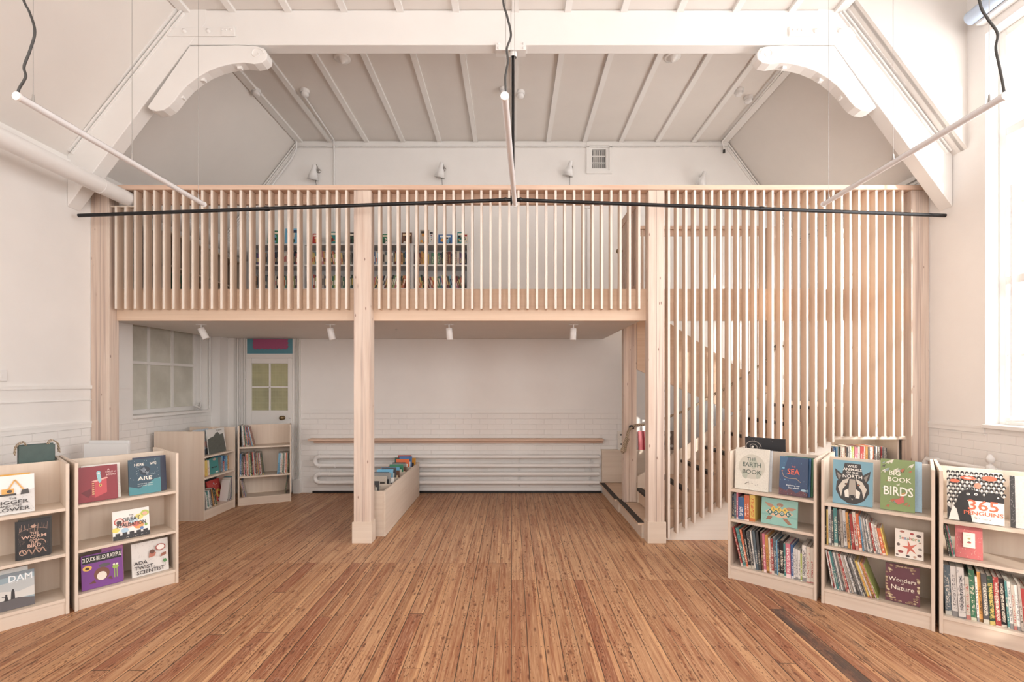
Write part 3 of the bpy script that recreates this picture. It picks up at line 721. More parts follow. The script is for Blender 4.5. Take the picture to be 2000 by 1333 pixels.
# ---------------- book makers ----------------
NB = 0
def text_mesh(s, size, bold=False):
    cu = bpy.data.curves.new('t', 'FONT'); cu.body = s; cu.size = size; cu.align_x = 'CENTER'; cu.align_y = 'CENTER'; cu.resolution_u = 2
    if bold: cu.offset = size*.012
    o = bpy.data.objects.new('t', cu); COL.objects.link(o)
    bpy.context.view_layer.update()
    me = bpy.data.meshes.new_from_object(o.evaluated_get(bpy.context.evaluated_depsgraph_get()))
    vs_ = [tuple(v.co) for v in me.vertices]; fs = [tuple(p.vertices) for p in me.polygons]
    bpy.data.objects.remove(o); bpy.data.curves.remove(cu); bpy.data.meshes.remove(me)
    return vs_, fs
def desat(c, f):
    g = .3*c[0]+.59*c[1]+.11*c[2]; return tuple(v*(1-f)+g*f for v in c)
def art_mesh(items, w, h, z0=.0003):
    """flat printed shapes on a cover w x h, origin at its centre, facing -y. item: (kind, ..., colour)"""
    m = MB(); lay = 0
    for it in items:
        lay += 1; y = -(z0+lay*.00012); k = it[0]; c = hx(it[-1]) if isinstance(it[-1], str) else it[-1]; c = desat(c, .14)
        if k == 'r': x0, z0_, x1, z1 = it[1:5]; pts = [(x0*w, z0_*h), (x1*w, z0_*h), (x1*w, z1*h), (x0*w, z1*h)]
        elif k == 'p': pts = [(a*w, b*h) for a, b in it[1]]
        elif k == 'e':
            cx, cy, rx, ry = it[1:5]; n = 20; pts = [(cx*w+rx*w*math.cos(2*math.pi*i/n), cy*h+ry*w*math.sin(2*math.pi*i/n)) for i in range(n)]
        elif k == 'l':   # thin line strip through points, width
            pp = [Vector((a*w, b*h)) for a, b in it[1]]; wd = it[2]*w
            for a, b in zip(pp, pp[1:]):
                d = (b-a); 
                if d.length < 1e-6: continue
                n_ = Vector((-d.y, d.x)).normalized()*wd/2
                m.add([(v.x, y, v.y) for v in (a+n_, b+n_, b-n_, a-n_)], [(0, 1, 2, 3)], c)
            continue
        elif k == 't':
            _, s, cx, cy, size = it[:5]; rot = it[5] if len(it) > 6 else 0
            sx = it[6] if len(it) > 7 else 1.0
            vs_, fs = text_mesh(s, size*h*1.02, True); ca, sa = math.cos(rot), math.sin(rot)
            ex_ = max(abs(v[0]) for v in vs_)*sx; lim = (.485-abs(cx))*w
            if ex_ > lim: sx *= lim/ex_
            m.add([(cx*w+sx*v[0]*ca-v[1]*sa, y, cy*h+sx*v[0]*sa+v[1]*ca) for v in vs_], fs, c); continue
        m.add([(a, y, b) for a, b in pts], [tuple(range(len(pts)))], c)
    # flatten all faces towards -y
    out = MB(); out.v = m.v
    for f, c in zip(m.f, m.c):
        a, b = Vector(m.v[f[0]]), None
        s_ = 0
        for i in range(len(f)):
            p, q = m.v[f[i]], m.v[f[(i+1) % len(f)]]; s_ += p[0]*q[2]-q[0]*p[2]
        out.f.append(f if s_ > 0 else f[::-1]); out.c.append(c); out.sm.append(False)
    return out
def book_mesh(t, d, h, spine_front=True, hard=True):
    """closed book: thickness x, depth y (spine at y=0), height z; returns cover, pages"""
    k = min(.0022 if hard else .0008, t*.2); o = .003 if hard else .0
    c = MB(); c.box(0, k, 0, d, 0, h); c.box(t-k, t, 0, d, 0, h); c.box(k, t-k, 0, k, 0, h)
    p = MB(); p.box(k, t-k, k, d-o-.001, o, h-o)
    return c, p
def put(o, M): o.matrix_world = M
def add_book(M, t, d, h, col, ink, label, group, title=None, tcol=None, hard=True, parts=True):
    global NB; NB += 1
    c, p = book_mesh(t, d, h, hard=hard)
    o = c.build('book', m_book); o.color = (*col, 1); o['ink'] = [ink[0], ink[1], ink[2], 1.0]
    if parts: p.build('pages', m_pages, o)
    o.matrix_world = M
    tag(o, label, 'book', group)
    if title:
        m = MB(); n = len(title); size = min(t*.95, h*.8/(n*.62))
        vs_, fs = text_mesh(title, size, True)
        L = max(v[0] for v in vs_)-min(v[0] for v in vs_); sx = min(1.0, h*.8/max(L, 1e-4))
        # reads downwards along the spine
        m.add([(t/2+v[1], -.0004, h*.5-v[0]*sx) for v in vs_], fs, tcol or ink)
        m2 = MB(); m2.v = m.v
        for f, cc in zip(m.f, m.c):
            s_ = sum(m.v[f[i]][0]*m.v[f[(i+1) % len(f)]][2]-m.v[f[(i+1) % len(f)]][0]*m.v[f[i]][2] for i in range(len(f)))
            m2.f.append(f if s_ > 0 else f[::-1]); m2.c.append(cc); m2.sm.append(False)
        m2.build('spine_title', m_print, o, colors=True)
        o['plain'] = 1
    return o
def face_book(case, px0, px1, yd, z, h, t, tiltdeg, col, items, label, name='picture_book', hard=True, spin=0.0, w=None, spine='left'):
    """book showing its front cover; leans back a little"""
    global NB; NB += 1
    x0 = case.lx(px0, yd); x1 = case.lx(px1, yd)
    if w is None: w = x1-x0
    if x0 < .022: w -= (.022-x0); x0 = .022
    if px1 < 1999 and x0+w > case.W-.021: w = case.W-.021-x0
    if px1 >= 1999: w = min(w, case.W-.021-x0)
    k = .0025 if hard else .001; o_ = .003
    c = MB()
    c.box(0, w, 0, k, 0, h); c.box(0, w, t-k, t, 0, h)
    sx = (0, k) if spine == 'left' else (w-k, w)
    c.box(sx[0], sx[1], k, t-k, 0, h)
    ob = c.build('picture_book' if name is None else name, m_face)
    ob.color = (*col, 1)
    if spine == 'left': MB().box(k, w-o_, k, t-k, o_, h-o_).build('pages', m_pages, ob)
    else: MB().box(o_, w-k, k, t-k, o_, h-o_).build('pages', m_pages, ob)
    if items:
        a = art_mesh(items, w, h).build('cover_print', m_print, ob, colors=True); a.location = (w/2, 0, h/2)
    ob.matrix_world = case.M @ Matrix.Translation((x0, yd, z+.0008+max(0, t*math.sin(deg(tiltdeg))))) @ Matrix.Rotation(spin, 4, 'Z') @ Matrix.Rotation(-deg(tiltdeg), 4, 'X')
    tag(ob, label, 'book', 'books shown cover out')
    return ob
def face_mat():
    t = NT('book_cloth'); oi = t.node('ShaderNodeObjectInfo'); n = t.noise(t.obj(), 80, 3)
    return t.fin(t.mix(t.math('MULTIPLY', t.ramp(n, .4, .7), .12), oi.outputs['Color'], (.02,.02,.02)), .38, 0, .45)
m_face = face_mat()

NAMES = [('red', '#b5302c'), ('dark red', '#7c2426'), ('orange', '#e0682c'), ('amber', '#e09a2a'), ('yellow', '#e8c63a'), ('lime', '#a8b83a'),
 ('green', '#2f7d5a'), ('dark green', '#264c3c'), ('teal', '#3d8b8a'), ('sky blue', '#6fb3d6'), ('blue', '#3a6ea8'), ('navy', '#26354f'), ('black', '#26262a'),
 ('charcoal', '#4c4c4e'), ('grey', '#8d8b88'), ('stone', '#b8ada0'), ('cream', '#e0d6c4'), ('white', '#e8e4de'), ('pink', '#d66a80'), ('slate', '#5a6d78'), ('purple', '#6a4a86'), ('brown', '#6b4836')]
CD = dict(NAMES)
INKS = {'red': '#f0e6d8', 'dark red': '#e0c890', 'orange': '#fff0e0', 'amber': '#3a2418', 'yellow': '#c03028', 'lime': '#ffffff', 'green': '#e8e0c8', 'dark green': '#d8c070',
 'teal': '#f0ead8', 'sky blue': '#203858', 'blue': '#f0f0f0', 'navy': '#d8c8a0', 'black': '#e8e0d0', 'charcoal': '#d8d0c0', 'grey': '#2c2c30', 'stone': '#403830', 'cream': '#b03030', 'white': '#404048', 'pink': '#fff4f0', 'slate': '#e0dcd0', 'purple': '#f0e0a0', 'brown': '#e0c8a0'}
ORD = ['first', 'second', 'third', 'fourth', 'fifth', 'sixth', 'seventh', 'eighth', 'ninth', 'tenth', 'eleventh', 'twelfth', 'thirteenth', 'fourteenth', 'fifteenth', 'sixteenth', 'seventeenth', 'eighteenth', 'nineteenth', 'twentieth',
 'twenty-first', 'twenty-second', 'twenty-third', 'twenty-fourth', 'twenty-fifth', 'twenty-sixth', 'twenty-seventh', 'twenty-eighth', 'twenty-ninth', 'thirtieth', 'thirty-first', 'thirty-second', 'thirty-third', 'thirty-fourth', 'thirty-fifth']
def row(M, z, x0, x1, yd, spec, where, group, tilt=(0, 0), depth=.20, hr=(.24, .30), parts=True, first=0, jit=.012, thin=None):
    """spec: list of colour names, or (colour, rel. thickness, height or None, title). Books upright side by side from x0 to x1.
    tilt = (start, end) lean in degrees, positive leans the top to the left"""
    sp = [(s if isinstance(s, tuple) else (s, R.uniform(.75, 1.3), None, None)) for s in spec]
    tot = sum(s[1] for s in sp); n = len(sp); x = x0
    HS = [s[2] or R.uniform(*hr) for s in sp]
    A = [deg(tilt[0]+(tilt[1]-tilt[0])*(i/(n-1) if n > 1 else 0)) for i in range(n)]
    EX = [max(0.0, min(HS[i], HS[i+1])*(math.tan(A[i+1])-math.tan(A[i])))+.0004 for i in range(n-1)]+[0.0]
    if A[0] > 0 and x < .12: x = max(x, .0205+HS[0]*math.sin(A[0])); x0 = x
    if A[-1] < 0 and x1 > .4: x1 = min(x1, .58+HS[-1]*math.sin(A[-1]))
    avail = (x1-x0)-sum(EX)
    for i, (cn, rt, hh, title) in enumerate(sp):
        pitch = avail*rt/tot; a = A[i]
        t = pitch*math.cos(a)*.975
        h = HS[i]
        col = desat(hx(CD[cn]), .22); jitc = R.uniform(.8, 1.05); col = tuple(min(1, c*jitc) for c in col); ink = hx(INKS[cn])
        d = min(depth, h*.82)
        base = Matrix.Translation((x, yd+R.uniform(0, jit), z))
        if a >= 0: Mb = base @ Matrix.Translation((0, 0, .0006)) @ Matrix.Rotation(-a, 4, 'Y')
        else: Mb = base @ Matrix.Translation((0, 0, -math.sin(a)*t+.0006)) @ Matrix.Rotation(-a, 4, 'Y')
        thick = 'thick' if rt > 1.5 else ('slim' if rt < .8 else '')
        lab = ('%s %s book, %s from left, %s' % (thick, cn, ORD[i+first], where)).strip()
        lab = lab.replace('  ', ' ')
        lab = lab[0].lower()+lab[1:]
        add_book(M @ Mb, t, d, h, col, ink, lab, group, title, hard=(rt > .9), parts=parts)
        x += pitch+EX[i]

# ---- right case one (nearest the stair) ----
rx = lambda C, px, yd=.03: C.lx(px, yd)
row(C1.M, .475, .022, rx(C1, 1474, .03), .03, [('navy', 1, .19, None), ('slate', 1, .20, None), ('pink', .8, .21, None), ('blue', 3.0, .175, None), ('orange', 1.2, .20, None), ('orange', 1.2, .20, None), ('yellow', 2.6, .205, None)],
    'middle shelf, bookcase nearest the stair', 'spines on the middle shelf nearest the stair', depth=.17)
row(C1.M, .105, .045, rx(C1, 1487, .03), .03, [('red', .9, .31, None), ('teal', 1.6, .30, None), ('orange', 1.1, .295, None), ('black', 1.2, .295, None), ('charcoal', 1.5, .29, None), ('white', .6, .30, None), ('slate', 1.2, .30, None), ('charcoal', 1.2, .30, None)],
    'bottom shelf, bookcase nearest the stair', 'books on the bottom shelf nearest the stair', tilt=(13, 5), depth=.2)
row(C1.M, .105, rx(C1, 1488, .03), .578, .03, [('brown', .9, .30, None), ('pink', 1.1, .295, None), ('amber', 1.2, .29, None), ('cream', .8, .27, None), ('red', 1.1, .265, None), ('slate', 1.1, .285, None), ('sky blue', .5, .26, None), ('navy', .7, .25, None), ('black', 1.7, .265, 'Jen e Nnw'),
    ('teal', .8, .25, None), ('pink', 1.9, .255, None), ('blue', 1.0, .25, None), ('white', .7, .23, None), ('white', 1.0, .225, None), ('white', .9, .22, None), ('lime', .6, .20, None), ('white', 1.6, .265, 'POWNERSON'), ('cream', 1.4, .26, None), ('cream', 1.4, .255, None)],
    'bottom shelf, bookcase nearest the stair', 'books on the bottom shelf nearest the stair', tilt=(3, 0), depth=.2, first=8)
# ---- right case two ----
row(C2.M, .408, .02, rx(C2, 1734, .03), .03, [('black', .5, .27, None), ('yellow', .7, .25, None), ('white', 1.5, .272, 'THE MODERN LIBRARY'), ('charcoal', .9, .245, 'ONE DAY'), ('teal', 1.9, .268, None), ('charcoal', 1.1, .26, None), ('stone', 1.2, .265, None),
    ('white', 1.5, .26, 'CREATIVERSUM'), ('amber', 1.2, .25, 'ROUND TOWNS'), ('teal', .4, .24, None), ('red', 1.3, .245, None), ('cream', 1.5, .258, 'ZANIMALIBUM'), ('orange', 1.4, .25, None), ('sky blue', .6, .235, None), ('white', .7, .23, None), ('grey', .5, .23, None), ('white', .5, .228, None), ('slate', .5, .225, None), ('white', .6, .222, None),
    ('stone', .5, .22, None), ('red', .8, .205, None), ('white', .7, .20, None), ('white', .6, .20, None), ('cream', .8, .195, None), ('orange', 1.5, .175, None), ('yellow', .6, .18, None)],
    'middle shelf, middle right bookcase', 'spines on the middle shelf of the middle right bookcase', tilt=(0, 11), depth=.2)
row(C2.M, .105, .06, rx(C2, 1716, .03), .03, [('white', .6, .265, None), ('red', .5, .262, None), ('white', .7, .26, None), ('teal', 1.0, .265, None), ('slate', .6, .26, None), ('white', .9, .262, None), ('grey', .6, .26, None), ('cream', .8, .262, None), ('red', .9, .26, None), ('white', .6, .258, None), ('stone', .9, .256, None),
    ('white', 1.0, .255, None), ('charcoal', .7, .25, None), ('grey', .9, .25, None), ('white', .8, .25, None), ('charcoal', .6, .245, None), ('stone', .7, .245, None), ('yellow', 1.0, .24, None), ('cream', .8, .236, None), ('amber', 1.0, .235, None), ('pink', .5, .23, None), ('lime', .5, .228, None)],
    'bottom shelf, middle right bookcase', 'books on the bottom shelf of the middle right bookcase', tilt=(9, 20), depth=.2)
# ---- right case three ----
row(C3.M, .475, .045, rx(C3, 1857, .03)+.022, .03, [('charcoal', 1, .20, None), ('green', .7, .195, None), ('charcoal', .6, .195, None), ('pink', 1, .195, None), ('teal', 1, .19, None)], 'middle shelf, bookcase at right edge', 'thin spines on the middle shelf at the right edge', tilt=(8, 10), depth=.16)
row(C3.M, .11, .022, .62, .03, [('slate', 1.5, .31, None), ('white', 1.4, .308, None), ('white', 1.7, .31, 'TIMELINES OF EVERYTHING'), ('cream', 1.0, .26, None), ('green', 1.3, .305, None), ('white', .5, .27, None), ('amber', .8, .30, None), ('charcoal', 1.3, .295, "IT CAN'T BE TRUE!"), ('dark green', 1.2, .29, 'STRANGE BUT TRUE!'), ('red', 1.2, .29, 'PEOPLE WHO MADE HISTORY'), ('black', 1.2, .285, 'WOMEN WHO MADE HISTORY'), ('teal', .5, .28, None),
    ('white', .7, .275, None), ('cream', .7, .26, None), ('white', .7, .262, None), ('stone', .6, .27, None), ('red', 1.2, .25, None), ('yellow', .9, .25, None), ('slate', 1.1, .265, None), ('white', .6, .255, None), ('lime', 1.3, .26, None), ('white', .6, .23, None), ('orange', 1.4, .275, None), ('cream', 1.6, .25, 'Adventures in the World of Dance'), ('blue', 1.4, .25, 'CLASSIC TALES'), ('red', 1.2, .26, None), ('navy', .9, .24, None)],
    'bottom shelf, bookcase at right edge', 'books on the bottom shelf at the right edge', tilt=(2, 5), depth=.2)
# ---- far left group ----
row(E1.M, .48, .02, rx(E1, 409, .05), .04, [('amber', .7, .18, None), ('yellow', 1, .185, None), ('yellow', 1, .185, None), ('cream', .6, .18, None)], 'middle shelf by the left wall', 'spines on the middle shelf by the left wall', tilt=(3, 5), depth=.16)
row(E1.M, .48, rx(E1, 429.5, .05), rx(E1, 447, .05), .04, [('grey', .8, .18, None), ('sky blue', 1, .19, None), ('red', 1.2, .12, None), ('blue', 1, .18, None), ('sky blue', 1, .185, None), ('slate', .9, .18, None), ('amber', .8, .18, None)], 'right of the teal book by the left wall', 'spines beside the teal book by the left wall', depth=.14)
row(E1.M, .105, .025, rx(E1, 424, .04), .03, [('slate', 1, .20, None), ('grey', .8, .2, None), ('white', .6, .2, None), ('teal', 1, .21, None), ('white', .8, .21, None), ('slate', .8, .21, None), ('brown', .7, .22, None), ('amber', .6, .22, None), ('black', 1, .225, None), ('dark green', .8, .21, None)], 'leaning on bottom shelf by left wall', 'books leaning on the bottom shelf by the left wall', tilt=(8, 14), depth=.085, jit=.004)
row(E1.M, .105, rx(E1, 441, .04), .575, .02, [('white', .8, .26, None), ('slate', .7, .26, None), ('cream', .7, .27, None), ('grey', .7, .27, None), ('white', .7, .275, None), ('stone', .8, .28, None), ('blue', 1, .28, None), ('red', .7, .28, None), ('teal', .6, .29, None)], 'right of the large red book, left wall', 'books right of the red book by the left wall', tilt=(-12, -3), depth=.10, jit=.004)
row(E2.M, .745, .045, rx(E2, 497, .02), .02, [('slate', .8, .28, None), ('white', .9, .275, None), ('cream', .9, .27, None), ('dark green', .7, .265, None), ('teal', .8, .26, None), ('orange', .7, .26, None), ('blue', .8, .262, None), ('brown', .7, .26, None), ('red', .7, .26, None), ('sky blue', .8, .258, None), ('white', .6, .255, None), ('dark red', .7, .25, None)], 'top shelf before the white door', 'books on the top shelf before the white door', tilt=(3, 13), depth=.2)
row(E2.M, .37, .022, rx(E2, 515, .02), .02, [('blue', 1, .285, None), ('slate', .8, .28, None), ('charcoal', .8, .28, None), ('brown', .8, .25, None), ('pink', .7, .25, None), ('black', .8, .24, None), ('stone', .8, .28, None), ('orange', 1, .285, None), ('cream', .8, .285, None), ('grey', .8, .28, None), ('lime', .8, .28, None), ('dark green', .8, .26, None), ('black', .9, .25, None), ('red', .9, .30, None), ('cream', .7, .30, None), ('slate', .8, .29, None), ('dark red', .8, .29, None), ('charcoal', .8, .28, None), ('amber', .7, .285, None), ('grey', .8, .29, None), ('red', .8, .285, None), ('white', .7, .29, None), ('brown', .7, .285, None), ('dark green', .7, .285, None)], 'middle shelf before the white door', 'books on the middle shelf before the white door', tilt=(0, 6), depth=.2)
row(E2.M, .37, rx(E2, 541, .02), .585, .02, [('sky blue', 1, .27, None), ('sky blue', .8, .27, None), ('white', 1.2, .27, None), ('cream', .8, .265, None), ('green', .7, .27, None), ('grey', .8, .275, None), ('white', .8, .27, None), ('orange', .7, .27, None), ('stone', .8, .27, None), ('dark green', .7, .265, None)], 'right-hand group before the white door', 'right-hand group of books before the white door', tilt=(-4, -1), depth=.2)
row(E2.M, .10, .045, rx(E2, 481, .02), .02, [('amber', .8, .23, None), ('cream', .8, .225, None), ('charcoal', .7, .225, None), ('white', .8, .225, None), ('orange', .7, .22, None), ('blue', 1, .225, None), ('stone', .8, .21, None)], 'bottom shelf before the white door', 'books on the bottom shelf before the white door', tilt=(8, 12), depth=.2)
row(E2.M, .10, rx(E2, 556, .02), rx(E2, 561, .02), .02, [('dark green', 1, .245, None), ('black', 1, .24, None)], 'leaning alone, bottom shelf before white door', 'pair of dark books before the white door', tilt=(-8, -8), depth=.2)

# ---- niche under the landing ----
nc = tag(empty('bookshelf_niche', (3.17, 4.71, 0)), 'built-in plywood book niche under the stair landing beside the right-hand post', 'shelf')
nw = 3.87-3.17
MB().box(0, .018, 0, .30, 0, .995).build('side_panel', m_plyz, nc); MB().box(nw-.018, nw, 0, .30, 0, .995).build('side_panel', m_plyz, nc)
MB().box(.018, nw-.018, .285, .30, 0, .995).build('back_panel', m_ply, nc); MB().box(0, nw, 0, .30, .996, 1.012).build('top_panel', m_ply, nc)
for z in (.12, .42, .705): MB().box(.018, nw-.018, 0, .285, z-.018, z).build('shelf', m_ply, nc)
NM = Matrix.Translation((3.17, 4.71, 0))
sl_ = MB().lathe([(.022, 0), (.022, -.006), (.001, -.007)], 14, Matrix.Translation((0, 0, 0)))
for i, x in enumerate((.16, .47)):
    d_ = sl_.build('niche_downlight', m_alu) if i == 0 else copy_tree(d_)
    d_.location = (3.17+x, 4.80, .9955); tag(d_, '%s small recessed downlight over the niche books' % ('left' if i == 0 else 'right'), 'light', 'niche downlights')
    light('niche_glow', 'POINT', (3.17+x, 4.83, .972), (0, 0, 0), .35, (1, .9, .75), shadow_soft_size=.02)
row(NM, .705, .022, .60, .02, ['dark red', 'brown', 'grey', 'blue', 'sky blue', 'stone', 'dark green', 'cream', 'cream', 'brown', 'charcoal', 'white', 'white', 'lime', 'lime', 'pink', 'pink', 'stone', 'red', 'red', 'cream', 'amber', 'grey', 'white', 'white', 'orange', 'charcoal', 'white', 'stone', 'charcoal', 'red', 'grey', 'stone', 'charcoal'],
    'in the niche under the landing', 'books in the niche under the landing', depth=.17, hr=(.20, .215))

# ---- cover-out books ----
def stars(n, c='#e8e4d8', seed=1, box_=(-.48, -.48, .48, .48), s=.008):
    r_ = random.Random(seed); return [('e', r_.uniform(box_[0], box_[2]), r_.uniform(box_[1], box_[3]), s, s, c) for _ in range(n)]
def marks(n, cols, seed=1, box_=(-.46, -.46, .46, .46), s=(.01, .03)):
    r_ = random.Random(seed); o = []
    for _ in range(n):
        x, y = r_.uniform(box_[0], box_[2]), r_.uniform(box_[1], box_[3]); a = r_.uniform(0, 3.1); l = r_.uniform(*s)
        o.append(('l', [(x, y), (x+l*math.cos(a), y+l*math.sin(a))], s[0]*.5, r_.choice(cols)))
    return o
# right case one
a = [('e', .0, .06, .40, .40, '#c4c0b0'), ('p', [(-.1,.2),(.1,.28),(.2,.1),(.05,.0),(-.08,.08)], '#aeb2a0'), ('p', [(-.3,-.05),(-.1,-.1),(-.15,-.25),(-.28,-.2)], '#aeb2a0'), ('p', [(.12,-.05),(.32,-.02),(.25,-.2),(.15,-.22)], '#b0b4a2'),
     ('t', 'THE', -.02, .235, .105, '#4a5a50'), ('t', 'EARTH', 0, .10, .145, 0, .92, '#49594e'), ('t', 'BOOK', 0, -.07, .145, 0, 1.0, '#4d584c'), ('t', '.  .  .  .  .  .  .  .  .  .  .', 0, .44, .04, '#8a8578'), ('t', 'ILLUSTRATED', 0, -.335, .028, '#8a8578'), ('t', 'WORLD', 0, -.38, .028, '#8a8578'), ('e', .42, -.42, .035, .035, '#a8a498'), ('e', .42, -.42, .028, .028, '#dedace')]
a = [x for x in a if x[1] not in ('ILLUSTRATED', 'WORLD')] + marks(14, ['#8a8578'], 5, (-.2, -.39, .2, -.33), (.02, .05))
ob = face_book(C1, 1435, 1500, .05, .713, .325, .022, 7, hx('#dcd8cc'), a, 'cream hardback with big grey letters THE EARTH BOOK in a circle')
face_book(C1, 1440, 1506, .085, .713, .315, .018, 7, hx('#c9ccd0'), None, 'pale grey hardback just behind the cream earth book')
sea = [('r', -.5, -.5, .5, .5, '#22406a'), ('p', [(-.5,.5),(-.5,.1),(-.3,.25),(-.2,.5)], '#2d5f86'), ('p', [(-.5,-.5),(-.5,-.3),(-.3,-.38),(-.1,-.32),(.1,-.42),(.3,-.34),(.5,-.4),(.5,-.5)], '#5b2f3c'), ('l', [(-.42,.12),(-.34,-.02),(-.15,-.06),(.1,-.05),(.26,-.14)], .012, '#d8b070'),
    ('e', -.36, .2, .05, .03, '#6fb0cc'), ('e', -.40, .12, .03, .02, '#e07a48'), ('e', .36, -.33, .09, .045, '#9cc4d4'), ('p', [(.44,-.33),(.5,-.29),(.5,-.37)], '#9cc4d4'), ('e', -.3, -.1, .03, .02, '#68a0c0')]
sea += marks(30, ['#4f86a8', '#3a6890', '#7ab0c0'], 3, s=(.012, .05)) + marks(24, ['#c05848', '#7aa0a8', '#d89058'], 4, (-.46, -.48, .46, -.36), (.012, .05)) + [('t', 'THE', .0, .25, .05, '#e86a50'), ('t', 'SEA', .0, .115, .20, 0, .85, '#f0603c'), ('t', 'Exploring our', 0, -.235, .055, '#e4ecf0'), ('t', 'blue planet', .03, -.295, .055, '#e4ecf0')]
face_book(C1, 1521, 1577, .05, .713, .285, .02, 8, hx('#22406a'), sea, 'navy hardback titled THE SEA in orange-red hand lettering')
for i, (dx, c_, lb) in enumerate(((.018, '#3c6a9a', 'mid-blue'), (.033, '#4a8258', 'green'), (.048, '#222a30', 'near-black'))):
    face_book(C1, 1523+4*(i+1), 1577+5*(i+1), .05+.024*(i+1), .713, .283, .018, 8, hx(c_), None, lb+' edged book in the stack behind the navy sea book')
a = [('r', -.5, -.5, .5, .5, '#2c2c30')] + stars(70, '#c8c4bc', 8, s=.006) + [('l', [(-.30+.22*(1-i/40)*math.cos(i*.33), .30+.14*(1-i/40)*math.sin(i*.33)) for i in range(38)], .02, '#a59a90'), ('e', -.3, .3, .03, .03, '#f0e8dc')]
face_book(C1, 1457, 1527, .37, .715, .385, .02, -4, hx('#2c2c30'), a, 'black starry book with a spiral galaxy, standing behind the back panel', w=.30)
a = [('r', -.5, -.5, .5, .5, '#86bcae'), ('p', [(-.5,-.1),(0,-.05),(.5,-.12),(.5,-.2),(0,-.12),(-.5,-.18)], '#79b0a4'), ('p', [(-.38,-.02),(-.30,.06),(.30,.06),(.38,-.02),(.25,-.14),(0,-.2),(-.25,-.14)], '#e0b48c'),
     ('e', .02, .28, .09, .06, '#a8785a'), ('p', [(-.42,.34),(-.2,.28),(-.1,.16),(-.2,.12),(-.32,.2)], '#b88462'), ('p', [(.46,.22),(.25,.24),(.12,.14),(.2,.1),(.36,.12)], '#b88462'),
     ('p', [(-.3,-.18),(-.18,-.2),(-.22,-.32),(-.36,-.34)], '#9a6a4c'), ('p', [(.1,-.2),(.22,-.2),(.36,-.4),(.26,-.42),(.14,-.28)], '#9a6a4c')]
for i, (ch, cx) in enumerate(zip('SEA', (-.16, .0, .16))): a += [('p', [(cx-.085, .1), (cx, .22), (cx+.085, .1), (cx, -.02)], '#e8c02e'), ('t', ch, cx, .1, .13, '#2c5c50')]
for i, (ch, cx) in enumerate(zip('BOOK', (-.25, -.083, .083, .25))): a += [('p', [(cx-.085, -.03), (cx, .09), (cx+.085, -.03), (cx, -.15)], '#2f6e66'), ('t', ch, cx, -.03, .13, '#f0ead8')]
a += [('t', 'THE', 0, .235, .06, '#f0e4cc')] + marks(50, ['#7a4c34', '#6a4030'], 6, (-.42, -.42, -.16, -.2), (.01, .03))[:18] + marks(14, ['#7a4c34'], 7, (-.06, .24, .1, .34), (.01, .03))
face_book(C1, 1486, 1557, .05, .475, .195, .012, 9, hx('#86bcae'), a, 'sea-green book with a turtle and yellow and green diamond letters')
# right case two
a = [('r', -.5, -.5, .5, .5, '#6ea2b4'), ('p', [(-.20,.44),(.20,.44),(.28,.1),(.40,.0),(.42,-.2),(.3,-.38),(.1,-.48),(-.1,-.48),(-.3,-.38),(-.42,-.2),(-.40,.0),(-.28,.1)], '#35322f'),
     ('p', [(-.45,.30),(-.22,.16),(-.32,-.02),(-.42,.12)], '#35322f'), ('p', [(.45,.30),(.22,.16),(.32,-.02),(.42,.12)], '#35322f'), ('p', [(-.40,.22),(-.28,.14),(-.34,.04)], '#8d8478'), ('p', [(.40,.22),(.28,.14),(.34,.04)], '#8d8478'),
     ('p', [(-.36,-.12),(-.24,.04),(-.08,.10),(-.14,-.04),(-.24,-.16),(-.28,-.34)], '#cfc6b6'), ('p', [(.36,-.12),(.24,.04),(.08,.10),(.14,-.04),(.24,-.16),(.28,-.34)], '#cfc6b6'),
     ('p', [(-.07,.08),(.07,.08),(.10,-.25),(0,-.40),(-.10,-.25)], '#a89e90'), ('p', [(-.20,-.2),(-.1,-.14),(-.08,-.34),(-.18,-.34)], '#e6e0d2'), ('p', [(.20,-.2),(.1,-.14),(.08,-.34),(.18,-.34)], '#e6e0d2'),
     ('e', -.15, -.04, .045, .03, '#1c1a18'), ('e', .15, -.04, .045, .03, '#1c1a18'), ('e', -.15, -.04, .018, .018, '#b86a3a'), ('e', .15, -.04, .018, .018, '#b86a3a'), ('p', [(-.06,-.28),(.06,-.28),(.03,-.36),(-.03,-.36)], '#1c1a18'),
     ('t', 'WILD', 0, .375, .075, '#f2ede2'), ('t', 'ANIMALS', 0, .30, .085, '#f2ede2'), ('t', 'OF THE', 0, .225, .065, '#f2ede2'), ('t', 'NORTH', 0, .14, .11, 0, .95, '#f2ede2')]
face_book(C2, 1626, 1704, .045, .71, .30, .024, 7, hx('#6ea2b4'), a, 'pale blue hardback with a badger-like animal face and WILD ANIMALS lettering')
face_book(C2, 1634, 1706, .085, .71, .295, .014, 7, hx('#e2dccf'), None, 'cream-edged book just behind the pale blue animal book')
a = [('r', -.5, -.5, .5, .5, '#7d9350')]
rb_ = random.Random(5)
for i in range(26):
    x, y = rb_.uniform(-.42, .42), rb_.choice([rb_.uniform(.26, .46), rb_.uniform(-.46, -.28), rb_.uniform(-.2, .3)]); c_ = rb_.choice(['#4e4a42', '#d9d4c2', '#b4633a', '#8fa0a0', '#c9a050', '#5a6a3a']); s_ = rb_.uniform(.04, .08)
    a += [('p', [(x-s_, y), (x, y+s_*.4), (x+s_, y+s_*.7), (x+s_*.4, y-.01), (x+.2*s_, y-s_*.5)], c_), ('l', [(x-s_*.6, y), (x-s_*1.4, y-s_*.5)], .01, c_)]
a += [('p', [(-.1,-.3),(.1,-.24),(.16,-.16),(.2,-.32),(.02,-.38)], '#c8584a')]
